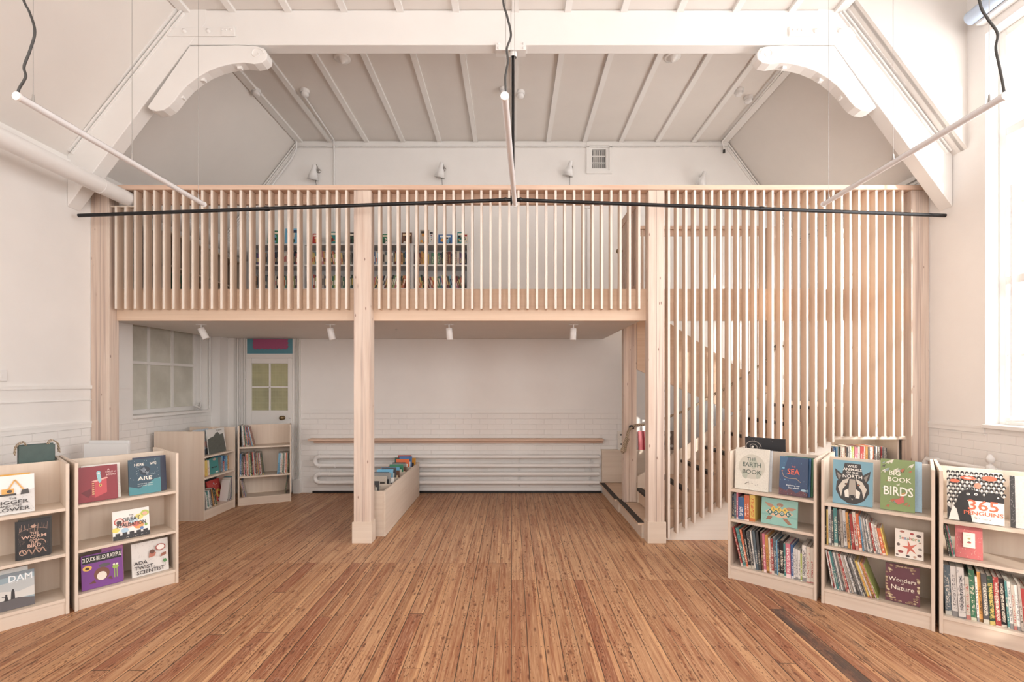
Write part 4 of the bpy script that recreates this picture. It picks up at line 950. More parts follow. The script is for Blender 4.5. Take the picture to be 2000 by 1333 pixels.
a += [('t', 'the', .0, .30, .05, '#f0ecd8'), ('t', 'BIG', -.08, .225, .12, '#f0ecd8'), ('t', 'BOOK', .05, .10, .125, '#f0ecd8'), ('t', 'of', .02, .01, .06, '#f0ecd8'), ('t', 'BIRDS', .02, -.13, .24, 0, .72, '#f4f0e0')]
face_book(C2, 1719, 1787, .05, .71, .335, .016, 9, hx('#7d9350'), a, 'tall green hardback covered in birds with white hand lettering')
face_book(C2, 1727, 1801, .095, .71, .325, .022, 7, hx('#a9c9dc'), None, 'pale blue hardback just behind the tall green bird book')
a = [('r', -.5, -.5, .5, .5, '#ebe2d6')]
st = [(0.02+.30*(1 if i % 2 == 0 else .28)*math.cos(math.pi/2+.25+i*math.pi/5), -.12+.30*(1 if i % 2 == 0 else .28)*math.sin(math.pi/2+.25+i*math.pi/5)) for i in range(10)]
a += [('p', st, '#d0644c')]
for x, y, rx_, ry_, c_ in ((-.25,.42,.09,.05,'#b06c58'),(.1,.38,.07,.05,'#b23c38'),(.33,.33,.09,.06,'#5f4a44'),(-.38,-.05,.06,.07,'#6a5a50'),(-.3,-.3,.1,.06,'#9a3c34'),(.38,-.12,.07,.05,'#8d8478'),(.36,-.35,.08,.06,'#6a4a44'),(-.05,-.42,.07,.05,'#4c4440'),(.2,-.42,.06,.05,'#c8a088'),(.38,.1,.05,.03,'#a88a70'),(-.42,-.42,.05,.04,'#7a6a60')):
    a.append(('e', x, y, rx_, ry_, c_))
for ch, x, c_ in zip('Seashore', (-.31,-.22,-.13,-.04,.05,.145,.24,.33), ('#3c8a72','#d06a4c','#6a86b0','#3c8a72','#c8503c','#7a9a50','#d08a3c','#3c8a72')): a.append(('t', ch, x, .20, .16, c_))
face_book(C2, 1748, 1804, .06, .408, .18, .014, 9, hx('#ebe2d6'), a, 'small square cream book with a red starfish and shells')
a = [('r', -.5, -.5, .5, .5, '#6b3340')]
for i in range(90):
    t_ = rb_.uniform(0, 6.283); q_ = rb_.uniform(.36, .47); x, y = max(-.46, min(.46, q_*1.25*math.cos(t_))), max(-.46, min(.46, q_*1.25*math.sin(t_))); s_ = rb_.uniform(.025, .05)
    a.append(('e', x, y, s_, s_*.7, rb_.choice(['#b89a70', '#c8ac80', '#8a6a50', '#a07c58', '#d8c49a'])))
a += [('t', 'Wonders', 0, .10, .15, '#f0e2d0'), ('t', 'of', .0, .0, .06, '#f0e2d0'), ('t', 'Nature', 0, -.11, .17, '#f0e2d0')]
face_book(C2, 1729, 1797, .06, .105, .24, .022, 10, hx('#6b3340'), a, 'dark maroon book with a gold floral border and cream script')
# right case three
a = [('r', -.5, -.5, .5, .5, '#efe9df')]
for i in range(9):
    for j in range(12):
        x, y = -.47+j*.085+(i % 2)*.04, .45-i*.075
        if y < .0 and x > -.3: continue
        a += [('e', x, y, .036, .045, '#23201e'), ('e', x, y-.02, .02, .026, '#efe9df')]
a += [('p', [(-.30,.0),(-.18,.12),(-.05,.14),(.10,.10),(.16,.0),(.22,.10),(.40,.10),(.5,.0),(.5,-.5),(-.5,-.5),(-.5,-.22),(-.42,-.3),(-.32,-.12)], '#23201e'), ('p', [(-.16,-.08),(.5,-.08),(.5,-.5),(-.08,-.5)], '#efe9df'), ('p', [(-.48,-.5),(-.40,-.2),(-.33,-.28),(-.28,-.5)], '#efe9df'), ('p', [(-.36,-.22),(-.22,.0),(-.12,-.1),(-.05,-.5),(-.18,-.5)], '#23201e'),
      ('e', -.12, .04, .03, .03, '#efe9df'), ('e', .02, .05, .03, .03, '#efe9df'), ('e', -.12, .04, .014, .014, '#23201e'), ('e', .02, .05, .014, .014, '#23201e'), ('e', .40, .02, .018, .018, '#efe9df'),
      ('e', -.12, .36, .14, .05, '#e8693c'), ('e', .26, .38, .13, .06, '#e8693c'), ('e', -.36, .28, .09, .045, '#e8693c'), ('e', .05, .22, .06, .07, '#e08868'), ('e', -.12, .36, .07, .02, '#efe9df'),
      ('t', '365', .14, -.175, .27, 0, 1.12, '#ea6436'), ('t', 'PENGUINS', .14, -.325, .105, 0, 1.12, '#ea6436')] + marks(12, ['#6a6460'], 9, (-.05, -.44, .3, -.4), (.012, .05))
face_book(C3, 1850, 1961, .05, .705, .305, .02, 7, hx('#efe9df'), a, 'large white book crowded with black penguins and orange 365')
a = [('r', -.5, -.5, -.38, .5, '#3a3838'), ('e', .02, -.02, .1, .1, '#4a4644'), ('e', .02, -.02, .075, .075, '#cfcac6'), ('e', .3, .1, .1, .16, '#4a4644'), ('e', .3, .1, .08, .13, '#cfcac6')] + marks(60, ['#c8c4c0', '#8a8684'], 11, (-.49, -.5, -.39, .5), (.01, .03))
face_book(C3, 1974, 2060, .04, .705, .30, .02, 6, hx('#cfcac6'), a, 'pale grey book with a speckled black spine, cut by the right edge')
a = [('r', -.5, -.5, .5, .5, '#c8605e')] + marks(130, ['#ecc0b0', '#a84448', '#8a9a78', '#f0d8c0'], 12, s=(.012, .05)) + [('r', -.22, -.16, .22, .30, '#eadfd0'), ('r', -.20, -.145, .20, .285, '#f0e8da'), ('e', 0, .12, .06, .045, '#b8b070'), ('e', 0, -.0, .08, .04, '#c04c48'), ('e', 0, .02, .04, .03, '#5a4640')] + marks(8, ['#8a7468'], 13, (-.1, .19, .1, .22), (.01, .03))+ marks(8, ['#8a7468'], 14, (-.1, -.11, .1, -.09), (.01, .03))
face_book(C3, 1866, 1920, .055, .475, .195, .016, 8, hx('#b8504e'), a, 'coral red patterned book with a small cream panel')
# left case
a = [('r', -.5, -.5, .5, .5, '#8e2430'), ('p', [(-.42,-.22),(-.1,-.1),(-.1,-.2),(-.25,-.38)], '#6e1a24'), ('p', [(-.16,.08),(.22,.16),(.22,-.28),(-.08,-.40),(-.16,-.36)], '#c8404a'), ('p', [(-.16,.08),(-.08,.04),(-.08,-.40),(-.16,-.36)], '#a52c38'), ('p', [(-.16,.08),(.22,.16),(.26,.13),(-.08,.04)], '#e2a89c'),
     ('e', .06, -.06, .035, .05, '#d8b24c'), ('e', .06, -.06, .015, .025, '#5a3c20'), ('e', .02, .30, .055, .06, '#7fc0cc'), ('p', [(-.03,.26),(.07,.26),(.09,.06),(.04,.0),(.0,.08)], '#8fc8d0'), ('e', .025, .29, .03, .035, '#e8ddd0')]
for i in range(6): a.append(('r', -.15, -.30+i*.06, -.095, -.275+i*.06, '#d8b070'))
a += [('t', 'A', .27, .37, .07, '#e8c8c0'), ('t', 'CHILD of', .33, .30, .06, '#e8c8c0'), ('t', 'BOOKS', .33, .22, .065, '#e8c8c0')]
face_book(CA, 152, 231, .045, .718, .245, .022, 8, hx('#8e2430'), a, 'dark red picture book showing a blue child seated on a locked book')
face_book(CA, 160, 236, .085, .718, .25, .014, 8, hx('#e6e2da'), None, 'white-edged book just behind the dark red book')
a = [('r', -.5, -.5, .5, .5, '#2c4a5c'), ('p', [(-.5,-.5),(-.5,-.25),(-.2,-.33),(.1,-.22),(.3,-.1),(.5,-.08),(.5,-.5)], '#3f8a94'), ('e', -.0, .16, .17, .17, '#20303f'), ('p', [(-.12,.2),(-.02,.26),(.05,.18),(-.05,.1)], '#6a7480'), ('p', [(.03,.1),(.13,.14),(.1,.02),(.04,.03)], '#6a7480'),
     ('t', 'HERE', -.17, .34, .10, '#f0e8da'), ('t', 'WE', .27, .345, .10, '#f0e8da'), ('t', 'ARE', .0, -.06, .15, 0, 1.25, '#f0e8da'), ('t', 'NOTES FOR LIVING', .0, -.21, .04, '#c8d4d4'), ('t', 'ON PLANET EARTH', 0, -.265, .04, '#c8d4d4'), ('l', [(-.3,.3),(.0,.12),(.35,.02)], .006, '#a8c0c8')] + stars(40, '#dfe8e8', 15, (-.47, -.1, .47, .48), .007)
face_book(CA, 252.5, 315, .06, .718, .262, .014, 7, hx('#2c4a5c'), a, 'dark teal picture book with a small dark planet and HERE WE ARE')
face_book(CA, 262, 326, .085, .718, .272, .02, 7, hx('#2a3048'), None, 'navy book standing just behind the dark teal planet book')
a = [('r', -.5, -.5, .5, .5, '#efece6'), ('e', -.33, .12, .14, .12, '#c8584a'), ('e', -.33, .12, .10, .09, '#e8d8cc'), ('e', -.33, .10, .07, .06, '#4a4040'), ('e', -.1, -.02, .16, .12, '#f2b8a8'), ('e', .22, .2, .12, .1, '#e8dc70'), ('e', .38, .30, .12, .10, '#b8c84a'), ('e', .38, .28, .07, .06, '#f0b090'), ('e', .2, -.1, .14, .12, '#e8a04c'), ('e', .4, -.12, .04, .05, '#8ab050'),
     ('e', -.42, -.15, .10, .08, '#e8d850'), ('e', .28, -.22, .05, .05, '#5a80b8'), ('e', -.18, -.2, .1, .08, '#a8c8dc'), ('e', .05, .1, .13, .1, '#c8dce4'), ('e', .12, -.05, .1, .08, '#e07060')]
for i in range(16): a.append(('r', -.5+i/16, -.5, -.5+(i+1)/16, -.36+.10*abs(math.sin(i*2.1)), '#2f2d30'))
a += [('t', 'THE', .0, .30, .07, '#2c2a2c'), ('t', 'GREAT', .0, .16, .19, 0, .85, '#2c2a2c'), ('t', 'REALISATION', .0, -.02, .19, 0, .72, '#2c2a2c')] + marks(16, ['#f0ece0'], 16, (-.4, -.47, .4, -.43), (.012, .04))
face_book(CA, 221, 293, .05, .41, .205, .014, 9, hx('#efece6'), a, 'white book with coloured spots above a black skyline')
a = [('r', -.5, -.5, .5, .5, '#7c3a92'), ('r', -.47, .25, .47, .47, '#1f1d1f'), ('t', 'OI DUCK-BILLED PLATYPUS!', 0, .36, .17, 0, .56, '#f0ece0'), ('e', -.36, .12, .11, .08, '#e8b83c'), ('e', -.36, .11, .05, .04, '#4a3020'), ('e', -.02, -.12, .19, .2, '#7a4a38'), ('e', -.02, -.18, .12, .13, '#e8ddd0'), ('e', .05, .12, .14, .055, '#5a5658'), ('p', [(-.34,-.34),(-.2,-.26),(-.16,-.36)], '#6a4030'), ('p', [(.2,-.24),(.1,-.3),(.24,-.36)], '#6a4030'),
     ('e', .32, .0, .08, .06, '#9ab83c'), ('e', .28, .07, .03, .03, '#e8e8d0'), ('e', .36, .07, .03, .03, '#e8e8d0'), ('l', [(.29,-.05),(.29,-.32)], .02, '#9ab83c'), ('l', [(.35,-.05),(.35,-.32)], .02, '#9ab83c')]
face_book(CA, 160, 241, .05, .105, .235, .014, 9, hx('#7c3a92'), a, 'purple picture book with a brown duck-billed animal and a frog')
face_book(CA, 200, 242, .10, .105, .26, .014, 7, hx('#c078a8'), None, 'pink-edged book half hidden behind the purple picture book')
a = [('r', -.5, -.5, .5, .5, '#ddd8d2')] + marks(120, ['#b0aaa6', '#c8c0ba'], 17, s=(.01, .07)) + [('e', .27, .26, .14, .11, '#a8463c'), ('e', .27, .26, .11, .085, '#e8e2da'), ('p', [(-.06,.0),(.1,.02),(.14,.12),(.05,.2),(-.04,.14)], '#b8705a'), ('e', .04, .17, .07, .07, '#6a4434'), ('p', [(.25,-.05),(.42,.0),(.42,.08),(.3,.06)], '#9a6048'), ('e', .38, -.18, .05, .06, '#4a8a4c'), ('l', [(.38,-.22),(.38,-.34)], .012, '#4a3a30'),
     ('t', 'ADA', -.28, -.10, .15, 0, 1.05, '#39353a'), ('t', 'TWIST,', -.18, -.245, .15, 0, 1.05, '#39353a'), ('t', 'SCIENTIST', -.02, -.385, .15, 0, 1.0, '#39353a')]
face_book(CA, 258.5, 330, .05, .105, .245, .016, 8, hx('#ddd8d2'), a, 'squared-paper picture book titled SCIENTIST in block letters')
# far left case
a = [('r', -.5, -.5, .5, .5, '#e9e7e4'), ('p', [(-.5,-.2),(-.1,-.05),(.2,.0),(.5,.12),(.5,-.5),(-.5,-.5)], '#d5d3d0')] + marks(60, ['#b8b6b4', '#a8a6a4'], 18, (-.5, -.48, .5, .0), (.01, .05)) + [
     ('r', -.10, .02, .12, .16, '#dba23c'), ('r', -.14, -.02, .16, .03, '#3c3a38'), ('l', [(.02,.14),(.14,.38),(.30,.10)], .03, '#dba23c'), ('p', [(.26,.10),(.38,.12),(.40,.0),(.24,-.02)], '#45423f'), ('e', .04, .09, .05, .04, '#4a4038'),
     ('t', 'THE', .10, -.10, .075, '#3a3634'), ('t', 'DIGGER', .06, -.20, .13, 0, 1.35, '#3a3634'), ('t', 'AND THE', .06, -.29, .075, 0, 1.2, '#3a3634'), ('t', 'FLOWER', .07, -.385, .13, 0, 1.3, '#3a3634')]
face_book(CB, -43, 68, .05, .714, .245, .014, 8, hx('#e9e7e4'), a, 'white picture book with a yellow digger, cut by the left edge')
face_book(CB, -48, 60, .085, .714, .25, .016, 8, hx('#dba23c'), None, 'amber-edged book just behind the white digger book')
a = [('r', -.5, -.5, .5, .5, '#262324'), ('r', -.5, -.5, -.42, .5, '#1a1819')]
for i in range(24):
    x = -.38+i*.034; a.append(('l', [(x, .20+.07*math.sin(i*.13*3.1)), (x+.03*math.sin(i*2.3), .33+.08*math.sin(i*1.7))], .008, '#b88f78'))
a += [('l', [(-.40+.8*i/16, .22+.07*math.sin(math.pi*i/16)) for i in range(17)], .010, '#b88f78'), ('p', [(-.08,.33),(.0,.28),(.1,.33),(.04,.38)], '#c49a82'),
      ('l', [(-.38+.76*i/30, -.32+.06*math.sin(i*.8)) for i in range(31)], .035, '#b88f78'), ('l', [(.2+.16*math.cos(i*.4), -.16+.12*math.sin(i*.4)) for i in range(14)], .03, '#b88f78'), ('l', [(-.3+.09*math.cos(i*.45), -.32+.07*math.sin(i*.45)) for i in range(12)], .02, '#d0a890')]
a += marks(110, ['#8a6a58', '#b08a74'], 19, (-.42, -.42, .46, -.12), (.008, .03))+marks(60, ['#8a6a58'], 20, (-.42, -.12, -.25, .2), (.008, .03)) + [('t', 'THE', .02, .15, .09, '#d8b09a'), ('t', 'WORM', .02, .065, .12, 0, 1.2, '#d8b09a'), ('t', 'AND', .02, -.015, .08, '#d8b09a'), ('t', 'THE', .02, -.085, .08, '#d8b09a'), ('t', 'BIRD', .02, -.17, .12, '#d8b09a')]
face_book(CB, 30, 99, .05, .408, .245, .02, 7, hx('#1f1c1d'), a, 'black book with copper grass, worm and lettering')
face_book(CB, 36, 102, .088, .408, .25, .014, 7, hx('#5a544c'), None, 'grey-edged book just behind the black and copper book')
a = [('r', -.5, -.5, .5, .5, '#8fa4ae'), ('p', [(-.5,.2),(.5,.3),(.5,-.1),(-.5,.0)], '#b4b8b8'), ('p', [(-.5,.5),(-.5,.38),(.5,.42),(.5,.5)], '#7c8890'), ('p', [(-.5,-.02),(-.1,.04),(.2,-.04),(.5,.05),(.5,-.22),(-.5,-.22)], '#cfccc6'), ('p', [(-.5,-.26),(-.1,-.22),(.2,-.2),(.5,-.28),(.5,-.5),(-.5,-.5)], '#5f5a5c'),
     ('p', [(.06,-.22),(.14,-.22),(.13,.0),(.07,.0)], '#2e2a2c'), ('e', .10, .02, .025, .03, '#2e2a2c'), ('p', [(-.06,-.24),(.02,-.24),(.0,-.1),(-.04,-.1)], '#2e2a2c'), ('e', -.02, -.08, .022, .025, '#2e2a2c'), ('l', [(-.02,-.12),(-.1,-.1)], .015, '#2e2a2c'), ('t', 'DAM', .24, .33, .25, 0, .9, '#e6ecee')] + marks(14, ['#e0e4e4'], 21, (-.3, .21, .3, .24), (.01, .03))
face_book(CB, -42, 68, .05, .105, .225, .014, 9, hx('#8fa4ae'), a, 'grey-blue landscape picture book with two tiny dark figures')
face_book(CB, -50, 55, .09, .105, .245, .014, 7, hx('#dcdad6'), None, 'white book just behind the grey-blue landscape book')
# far left group near the door
a = [('r', -.5, -.5, .5, .5, '#dcdcd8'), ('p', [(-.5,.1),(-.35,.16),(-.15,.2),(-.05,.3),(.1,.36),(.2,.24),(.4,.26),(.45,.0),(.5,-.5),(-.5,-.5)], '#5a605a')] + marks(50, ['#484e48', '#6c726a'], 22, (-.4, -.45, .42, .1), (.02, .12)) + [('t', 'THE ISLAND', .15, .42, .07, '#3a3a3a')]
face_book(E1, 408.5, 442, .05, .722, .29, .012, 6, hx('#dcdcd8'), a, 'pale tall book with a dark grey rocky island')
a = [('r', -.5, -.5, .5, .5, '#b9c4cc')] + marks(90, ['#5c6c78', '#e4e8e8', '#8496a4', '#c88478'], 23, s=(.02, .12)) + [('e', .2, -.1, .12, .16, '#d8a098'), ('p', [(-.1,-.5),(.3,-.5),(.4,-.25),(.0,-.3)], '#4c545c'), ('e', .25, .2, .1, .12, '#e4e8e8')]
face_book(E1, 383, 412, .10, .722, .30, .012, 6, hx('#b9c4cc'), a, 'pale blue illustrated book half hidden by the plain side panel')
a = [('r', -.5, -.5, .5, .5, '#3d8f8c'), ('e', .1, .4, .2, .08, '#c8a898'), ('r', -.3, -.12, .3, -.06, '#2a3c40'), ('e', -.2, -.1, .05, .04, '#2a3c40'), ('e', .15, -.1, .08, .05, '#4c4444'), ('r', .1, -.46, .4, -.38, '#e8e4dc')]
face_book(E1, 410.5, 428, .06, .48, .185, .03, 5, hx('#3d8f8c'), a, 'teal book facing out on the middle shelf by the left wall')
a = [('r', -.5, -.5, .5, .5, '#c23a34'), ('e', .25, -.15, .2, .22, '#e0b43c'), ('e', .25, -.15, .08, .1, '#c23a34'), ('t', 'ENCYCLOPEDIA', 0, .42, .05, '#e8c060'), ('r', .1, -.46, .4, -.38, '#eee8e0'), ('e', .0, .33, .05, .05, '#a8a8b0')] + marks(16, ['#e8c8b8'], 24, (-.2, .1, .35, .3), (.02, .06))
a = [x for x in a if x[1] != 'ENCYCLOPEDIA']
face_book(E1, 412, 440, .135, .105, .27, .012, 12, hx('#c23a34'), a, 'large red book with a yellow ring leaning on the bottom shelf')
face_book(E1, 411, 440, .165, .105, .30, .012, 12, hx('#26282c'), None, 'large black book behind the red one on the bottom shelf')

# ---- low browser box beside the second post ----
cr = tag(empty('book_browser', (-1.445, 5.66, 0)), 'low plywood book browser box running back from the second post', 'book box')
X0, X1, Y0, Y1, H = -1.604, -1.285, 4.775, 6.54, .462
def K(mb, name, mat): o = mb.build(name, mat, cr, bevel=.001); o.location = (1.445, -5.66, 0); return o
K(MB().box(X0, X0+.018, Y0, Y1, 0, H), 'side_panel', m_plyy); K(MB().box(X1-.018, X1, Y0, Y1, 0, H), 'side_panel', m_plyy)
K(MB().box(X0+.018, X1-.018, Y0+.004, Y0+.022, 0, H-.002), 'end_panel', m_ply); K(MB().box(X0+.018, X1-.018, Y1-.022, Y1-.004, 0, H-.002), 'end_panel', m_ply)
K(MB().box(X0+.018, X1-.018, Y0+.022, Y1-.022, .20, .218), 'base_panel', m_ply)
cw = (Y1-Y0-.026)/5
for i in range(1, 5): y = Y0+.013+i*cw; K(MB().box(X0+.018, X1-.018, y-.009, y+.009, .22, H-.006), 'divider', m_ply)
rr = random.Random(21)
lots = [['brown', 'charcoal', 'dark green'], ['stone', 'grey', 'white', 'charcoal', 'sky blue'], ['sky blue', 'charcoal', 'brown', 'blue'], ['sky blue', 'green', 'brown', 'red', 'grey'], ['charcoal', 'orange', 'blue', 'dark green', 'red', 'amber']]
pl = ['nearest', 'second', 'middle', 'fourth', 'farthest']
for ci in range(5):
    ya = Y0+.013+ci*cw+.014
    n = len(lots[ci])
    for j, cn in enumerate(lots[ci]):
        w_ = rr.uniform(.16, .20); h_ = rr.uniform(.27, .36)-(.05 if ci == 0 else 0); th_ = rr.uniform(.016, .026)
        ys = ya+.01+j*(cw*.62/n); x_ = X0+.022+((j % 3)*.035 if ci else 0)
        c = MB(); k = .002; c.box(0, w_, 0, k, 0, h_); c.box(0, w_, th_-k, th_, 0, h_); c.box(0, k, k, th_-k, 0, h_)
        o = c.build('book', m_face); o.color = (*hx(CD[cn]), 1); MB().box(k, w_-.002, k, th_-k, .002, h_-.002).build('pages', m_pages, o)
        it = [('r', -.4, .05, .4, .3, hx(INKS[cn])), ('e', .0, -.2, .22, .2, hx(CD[rr.choice(['cream', 'amber', 'sky blue', 'white'])]))]
        a_ = art_mesh(it, w_, h_).build('cover_print', m_print, o, colors=True); a_.location = (w_/2, 0, h_/2)
        o.matrix_world = Matrix.Translation((x_, ys, .224)) @ Matrix.Rotation(deg(-9), 4, 'X')
        tag(o, '%s book leaning back %s in the %s compartment of the browser box' % (cn, ['at the front', 'in second place', 'in third place', 'in fourth place', 'in fifth place', 'at the very back'][j], pl[ci]), 'book', 'books in the browser box')

# ---- white bookcases on the gallery ----
ZG = 2.451; YS = 6.40
edges = [-3.59, -2.855, -2.125, -1.375, -.578]
gcases = []
for i in range(4):
    xa, xb = edges[i]+.004, edges[i+1]-.004
    e = tag(empty('gallery_bookcase', (xa, YS, ZG)), ['white gallery bookcase at the far left of the row', 'second white gallery bookcase from the left', 'white gallery bookcase just right of the second post', 'white gallery bookcase at the right end of the row'][i], 'bookcase', 'white bookcases on the gallery')
    W_ = xb-xa; b = lambda *a_: MB().box(*a_)
    for x in (0, W_-.03): b(x, x+.03, 0, .285, 0, .985).build('side_panel', m_shelfwhite, e)
    b(.03, W_-.03, .275, .285, 0, 1.12).build('back_panel', m_shelfwhite, e)
    for z in (.09, .40, .72, .985): b(.03 if z < .98 else 0, W_-(.03 if z < .98 else 0), 0, .274, z-.02+(.02 if z > .98 else 0), z+(.02 if z > .98 else 0)).build('shelf', m_shelfwhite, e)
    gcases.append((xa, W_))
tops = [(522, 545, 450, 'green', 'speckled green'), (556, 582, 446, 'sky blue', 'blue and orange'), (610, 626, 456, 'red', 'red'), (636, 658, 452, 'teal', 'dark teal'), (676, 692, 454, 'black', 'black and yellow'),
        (746, 760, 457, 'green', 'green leafy'), (784, 804, 454, 'brown', 'brown'), (820, 838, 448, 'stone', 'stone grey'), (838, 846, 450, 'white', 'white-edged'), (856, 883, 458, 'blue', 'bright blue and red'), (893, 905, 453, 'teal', 'teal and gold'), (905, 913, 456, 'cream', 'cream-backed')]
zt = ZG+1.005+.001; yy = 6.47
for px0, px1, py, cn, desc in tops:
    x0 = (px0-1000)*yy/F; x1 = (px1-1000)*yy/F; h_ = EYE+(750-py)*yy/F-zt
    w_ = x1-x0; th_ = .016; k = .002; c = MB(); c.box(0, w_, 0, k, 0, h_); c.box(0, w_, th_-k, th_, 0, h_); c.box(0, k, k, th_-k, 0, h_)
    o = c.build('picture_book', m_face); o.color = (*hx(CD[cn]), 1); MB().box(k, w_-.002, k, th_-k, .002, h_-.002).build('pages', m_pages, o)
    r_ = random.Random(px0); it = [('e', r_.uniform(-.3, .3), r_.uniform(-.35, .2), r_.uniform(.08, .2), r_.uniform(.08, .2), CD[r_.choice(['cream', 'amber', 'dark red', 'dark green', 'sky blue', 'black', 'white'])]) for _ in range(7)] + [('r', -.38, .24, .38, .40, INKS[cn])]
    a_ = art_mesh(it, w_, h_).build('cover_print', m_print, o, colors=True); a_.location = (w_/2, 0, h_/2)
    o.matrix_world = Matrix.Translation((x0, yy, zt+.0016)) @ Matrix.Rotation(deg(-5), 4, 'X')
    tag(o, '%s book standing cover out on top of the white gallery shelves' % desc, 'book', 'books shown cover out on the gallery shelves')
# spines on the gallery shelves: the upper row in the two right-hand cases as single books, the rest as one mass
GMAT = lambda xa: Matrix.Translation((xa, YS, ZG))
cols_ = [n for n, _ in NAMES]
def gal_row(ci, z, n, single, tilt=(0, 0), hr=(.15, .19), seed=0):
    xa, W_ = gcases[ci]; r_ = random.Random(seed)
    spec = [(r_.choice(cols_), r_.uniform(.7, 1.4), None, None) for _ in range(n)]
    if single:
        row(GMAT(xa), z, .05, W_-.04, .03, spec, single, 'spines on the gallery shelves', tilt=tilt, depth=.16, hr=hr, parts=False)
        return
    m = stuff; tot = sum(s[1] for s in spec); x = .05+.05*(tilt[0] > 0); a = deg(tilt[0])
    for cn, rt, _, _ in spec:
        p = (W_-.09-(.06 if tilt[0] else 0))*rt/tot; t = p*.95*math.cos(a); h = r_.uniform(*hr); y = .03+r_.uniform(0, .012)
        dzz = max(0, -math.sin(a)*t)+.001
        m.box(0, t, 0, .15, 0, h, desat(hx(CD[cn]), .35), M=Matrix.Translation((xa+x-xs, YS+y-YS, z+dzz)) @ Matrix.Rotation(-a, 4, 'Y'))
        m.box(t*.25, t*.75, -.0006, 0, h*.25, h*r_.uniform(.5, .85), hx(INKS[cn]), M=Matrix.Translation((xa+x-xs, YS+y-YS, z+dzz)) @ Matrix.Rotation(-a, 4, 'Y'))
        x += p
xs = -2.0; stuff = MB()
NEED = 300-NB
singles = [(3, .721, 'upper shelf, right end gallery bookcase'), ]
gal_row(3, .721, 24, 'upper shelf, right end gallery bookcase', seed=31)
for ci, z, n, tl, sd in ((3, .401, 26, (12, 12), 32), (2, .721, 24, (0, 0), 33), (2, .401, 24, (-14, -14), 34), (1, .721, 24, (5, 5), 35), (1, .401, 24, (0, 0), 36), (0, .721, 24, (0, 0), 37), (0, .401, 24, (0, 0), 38)):
    gal_row(ci, z, n, None, tl, seed=sd)
so = stuff.build('shelved_books', m_print, colors=True); so.location = (xs, YS, ZG); so['kind'] = 'stuff'
tag(so, 'tightly packed colourful book spines on the white gallery bookcases', 'books')
# plywood bookcase along the left wall of the gallery
gl = tag(empty('gallery_side_bookcase', (XL+.02, 5.2, ZG)), 'plywood bookcase along the left wall of the gallery, seen end-on through slats', 'bookcase')
for y in (0, .34, .68, 1.02, 1.38): MB().box(0, .30, y, y+.02, 0, .78).build('side_panel', m_plyz, gl)
for z in (.04, .40, .77): MB().box(0, .30, .0, 1.40, z, z+.018).build('shelf', m_plyy, gl)
MB().box(0, .01, 0, 1.4, 0, .78).build('back_panel', m_shade, gl)  # dark colour stands in for the shade inside the case
for i, (y, c_, lb, z_, h_) in enumerate(((5.35, '#2f5c48', 'green speckled', .062, .28), (5.75, '#7a5a3c', 'brown', .062, .26)  )):
    c = MB(); c.box(0, .016, 0, .18, 0, h_); o = c.build('picture_book', m_face); o.color = (*hx(c_), 1); a_ = art_mesh([('e', .1, .1, .2, .2, '#b8503c'), ('r', -.4, -.4, .1, -.1, '#e0d8c8')], .18, h_).build('cover_print', m_print, o, colors=True)
    a_.matrix_world = Matrix.Translation((.0165, .09, h_/2)) @ Matrix.Rotation(math.pi/2, 4, 'Z')
    o.location = (XL+.02+.27, y-.1, ZG+z_)
    tag(o, '%s book facing out of the left gallery bookcase' % lb, 'book', 'books in the left gallery bookcase')
print('BOOKS', NB)
# ---------------- hanging lights ----------------
def strip(Xn, Yn, Xf, Yf, z, label, wires, cable):
    e = tag(empty('linear_light', ((Xn+Xf)/2, (Yn+Yf)/2, z)), label, 'ceiling light', 'slim suspended strip lights')
    c = Vector(((Xn+Xf)/2, (Yn+Yf)/2, z))
    a = Vector((Xn, Yn, z))-c; b = Vector((Xf, Yf, z))-c
    d = (b-a).normalized(); s = Vector((-d.y, d.x, 0))*.016
    MB().tube([a, b], .0175, 16).build('light_body', m_alu, e)
    m = MB(); up = Vector((0, 0, .014)); m.add([a+s*.5+up, b+s*.5+up, b+s*.9+up*.6, a+s*.9+up*.6], [(0, 1, 2, 3)])
    m.tube([a+up*1.25, b+up*1.25], .0035, 6); m.build('light_track', m_wire, e)
    MB().tube([a-d*.006, a+d*.004], .021, 16).build('end_cap', m_white, e); MB().tube([b-d*.004, b+d*.006], .021, 16).build('end_cap', m_white, e)
    for f in wires:
        p = a+(b-a)*f; MB().tube([p+Vector((0, 0, .015)), p+Vector((0, 0, ZC-z-.002))], .0016, 6).build('suspension_wire', m_wire, e)
        MB().tube([p+Vector((0, 0, .012)), p+Vector((0, 0, .055))], .006, 8, radii=[.008, .004]).build('wire_gripper', m_wire, e)
    MB().tube([Vector(q)-c for q in smooth([Vector(q) for q in cable]+[Vector((cable[-1][0]+.01, cable[-1][1], ZC-.004))], 8)], .0055, 8).build('power_cable', m_cable, e)
def cab(pts, D): return [((px-1000)*D/F, D+(.02*i if False else 0), EYE+(750-py)*D/F) for i, (px, py) in enumerate(pts)]
zl = 2.945; dn, df = 2.285, 3.66
strip(-2.4, dn, -2.395, df, zl, 'slim white strip light hanging at the left of the hall', (.055, .50, .955), cab([(34, 184), (38, 172), (50, 150), (47, 130), (58, 100), (68, 62), (58, 25), (46, 0), (30, -60), (40, -200)], dn+.01))
strip(2.39, dn, 2.42, df, zl, 'slim white strip light hanging at the right near the tall window', (.055, .50, .955), cab([(1962, 184), (1958, 160), (1952, 130), (1945, 95), (1948, 65), (1930, 38), (1915, 10), (1912, -40), (1925, -200)], dn+.01))
